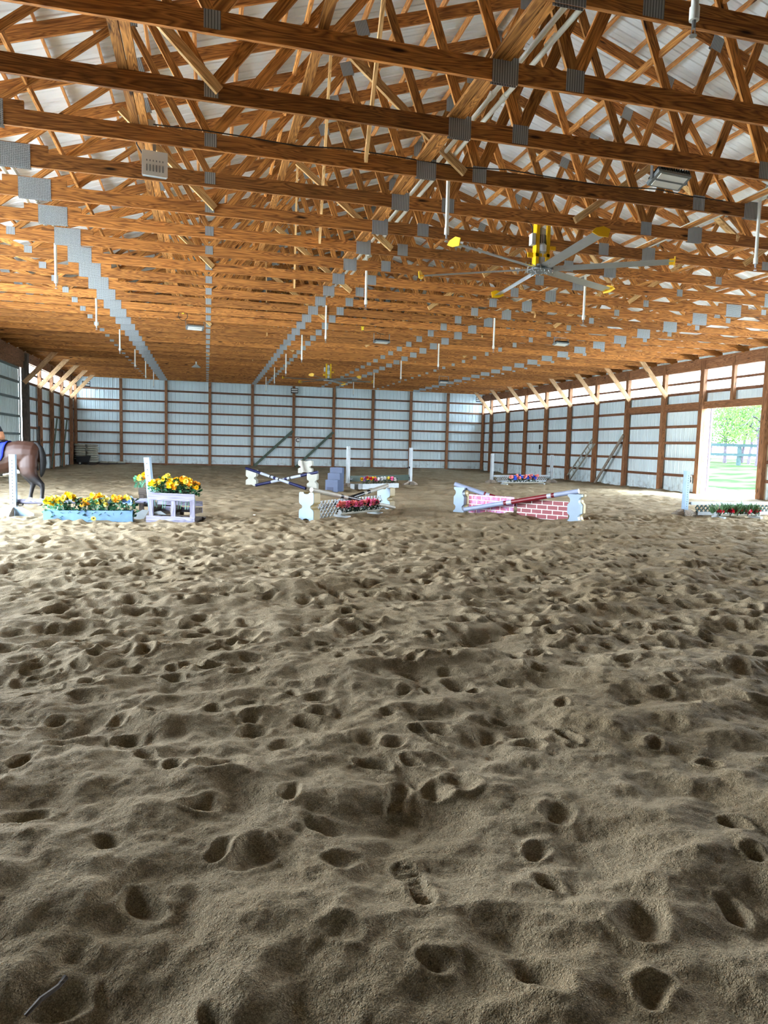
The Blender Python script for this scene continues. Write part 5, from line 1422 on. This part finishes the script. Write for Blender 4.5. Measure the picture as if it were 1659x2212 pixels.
tree(1614, 58, .14, 6., 1.7, 2.8, 3400, 'tree_leaf', 'slim leafy tree behind the fence, right of its post', 4)
tree(1655, 62, .2, 6., 1.6, 3., 3200, 'tree_leaf2', 'leafy tree behind the pale-trunked tree at the doorway edge', 5)
tree(1525, 64, .2, 6., 1.5, 3.2, 3200, 'tree_leaf2', 'blue-green tree hidden partly by the left door jamb', 6)

# ------------------------------------------------------------------ light
W = bpy.data.worlds.new('world'); SC.world = W; W.use_nodes = True
nt = W.node_tree; bg = nt.nodes['Background']
tc = nt.nodes.new('ShaderNodeTexCoord'); sp = nt.nodes.new('ShaderNodeSeparateXYZ'); rp = nt.nodes.new('ShaderNodeValToRGB')
nt.links.new(tc.outputs['Generated'], sp.inputs[0]); nt.links.new(sp.outputs['Z'], rp.inputs['Fac']); nt.links.new(rp.outputs['Color'], bg.inputs['Color'])
e = rp.color_ramp.elements; e[0].position = 0.; e[0].color = (.86, .93, 1, 1); e[1].position = .9; e[1].color = (.55, .76, 1, 1)
bg.inputs['Strength'].default_value = 6.5
# bright hazy sky around the sun, high on the right
nv = nt.nodes.new('ShaderNodeVectorMath'); nv.operation = 'NORMALIZE'; nt.links.new(tc.outputs['Generated'], nv.inputs[0])
dv = nt.nodes.new('ShaderNodeVectorMath'); dv.operation = 'DOT_PRODUCT'; nt.links.new(nv.outputs[0], dv.inputs[0]); dv.inputs[1].default_value = Vector((.55, -.42, .75)).normalized()
mx_ = nt.nodes.new('ShaderNodeMath'); mx_.operation = 'MAXIMUM'; nt.links.new(dv.outputs['Value'], mx_.inputs[0]); mx_.inputs[1].default_value = 0.
pw = nt.nodes.new('ShaderNodeMath'); pw.operation = 'POWER'; nt.links.new(mx_.outputs[0], pw.inputs[0]); pw.inputs[1].default_value = 60.
st = nt.nodes.new('ShaderNodeMath'); st.operation = 'MULTIPLY_ADD'; nt.links.new(pw.outputs[0], st.inputs[0]); st.inputs[1].default_value = 100.; st.inputs[2].default_value = 6.5
nt.links.new(st.outputs[0], bg.inputs['Strength'])
def portal(loc, rot, sx, sy):
    l = bpy.data.lights.new('daylight_portal', 'AREA'); l.shape = 'RECTANGLE'; l.size = sx; l.size_y = sy
    o = bpy.data.objects.new('daylight_portal', l); COL.objects.link(o); o.location = loc; o.rotation_euler = rot
    l.cycles.is_portal = True
portal((XL - .3, (DL[0] + DL[1]) / 2, 2.1), (0, -PI / 2, 0), 4.3, DL[1] - DL[0])
portal((XR + .35, (DR[0] + DR[1]) / 2, 1.53), (0, PI / 2, 0), 3.1, DR[1] - DR[0])
portal((XR + .35, (DQ[0] + DQ[1]) / 2, 1.65), (0, PI / 2, 0), 3.4, DQ[1] - DQ[0])
vs_ = SC.view_settings
vs_.view_transform = 'Standard'; vs_.look = 'None'; vs_.exposure = 2.9; vs_.gamma = 1.; vs_.use_curve_mapping = False
SC.cycles.max_bounces = 4; SC.cycles.diffuse_bounces = 4; SC.cycles.glossy_bounces = 1; SC.cycles.transmission_bounces = 2; SC.cycles.transparent_max_bounces = 6
SC.cycles.sample_clamp_indirect = 12; SC.cycles.caustics_reflective = False; SC.cycles.caustics_refractive = False
SC.cycles.use_denoising = True; SC.cycles.use_adaptive_sampling = True; SC.cycles.adaptive_threshold = .1
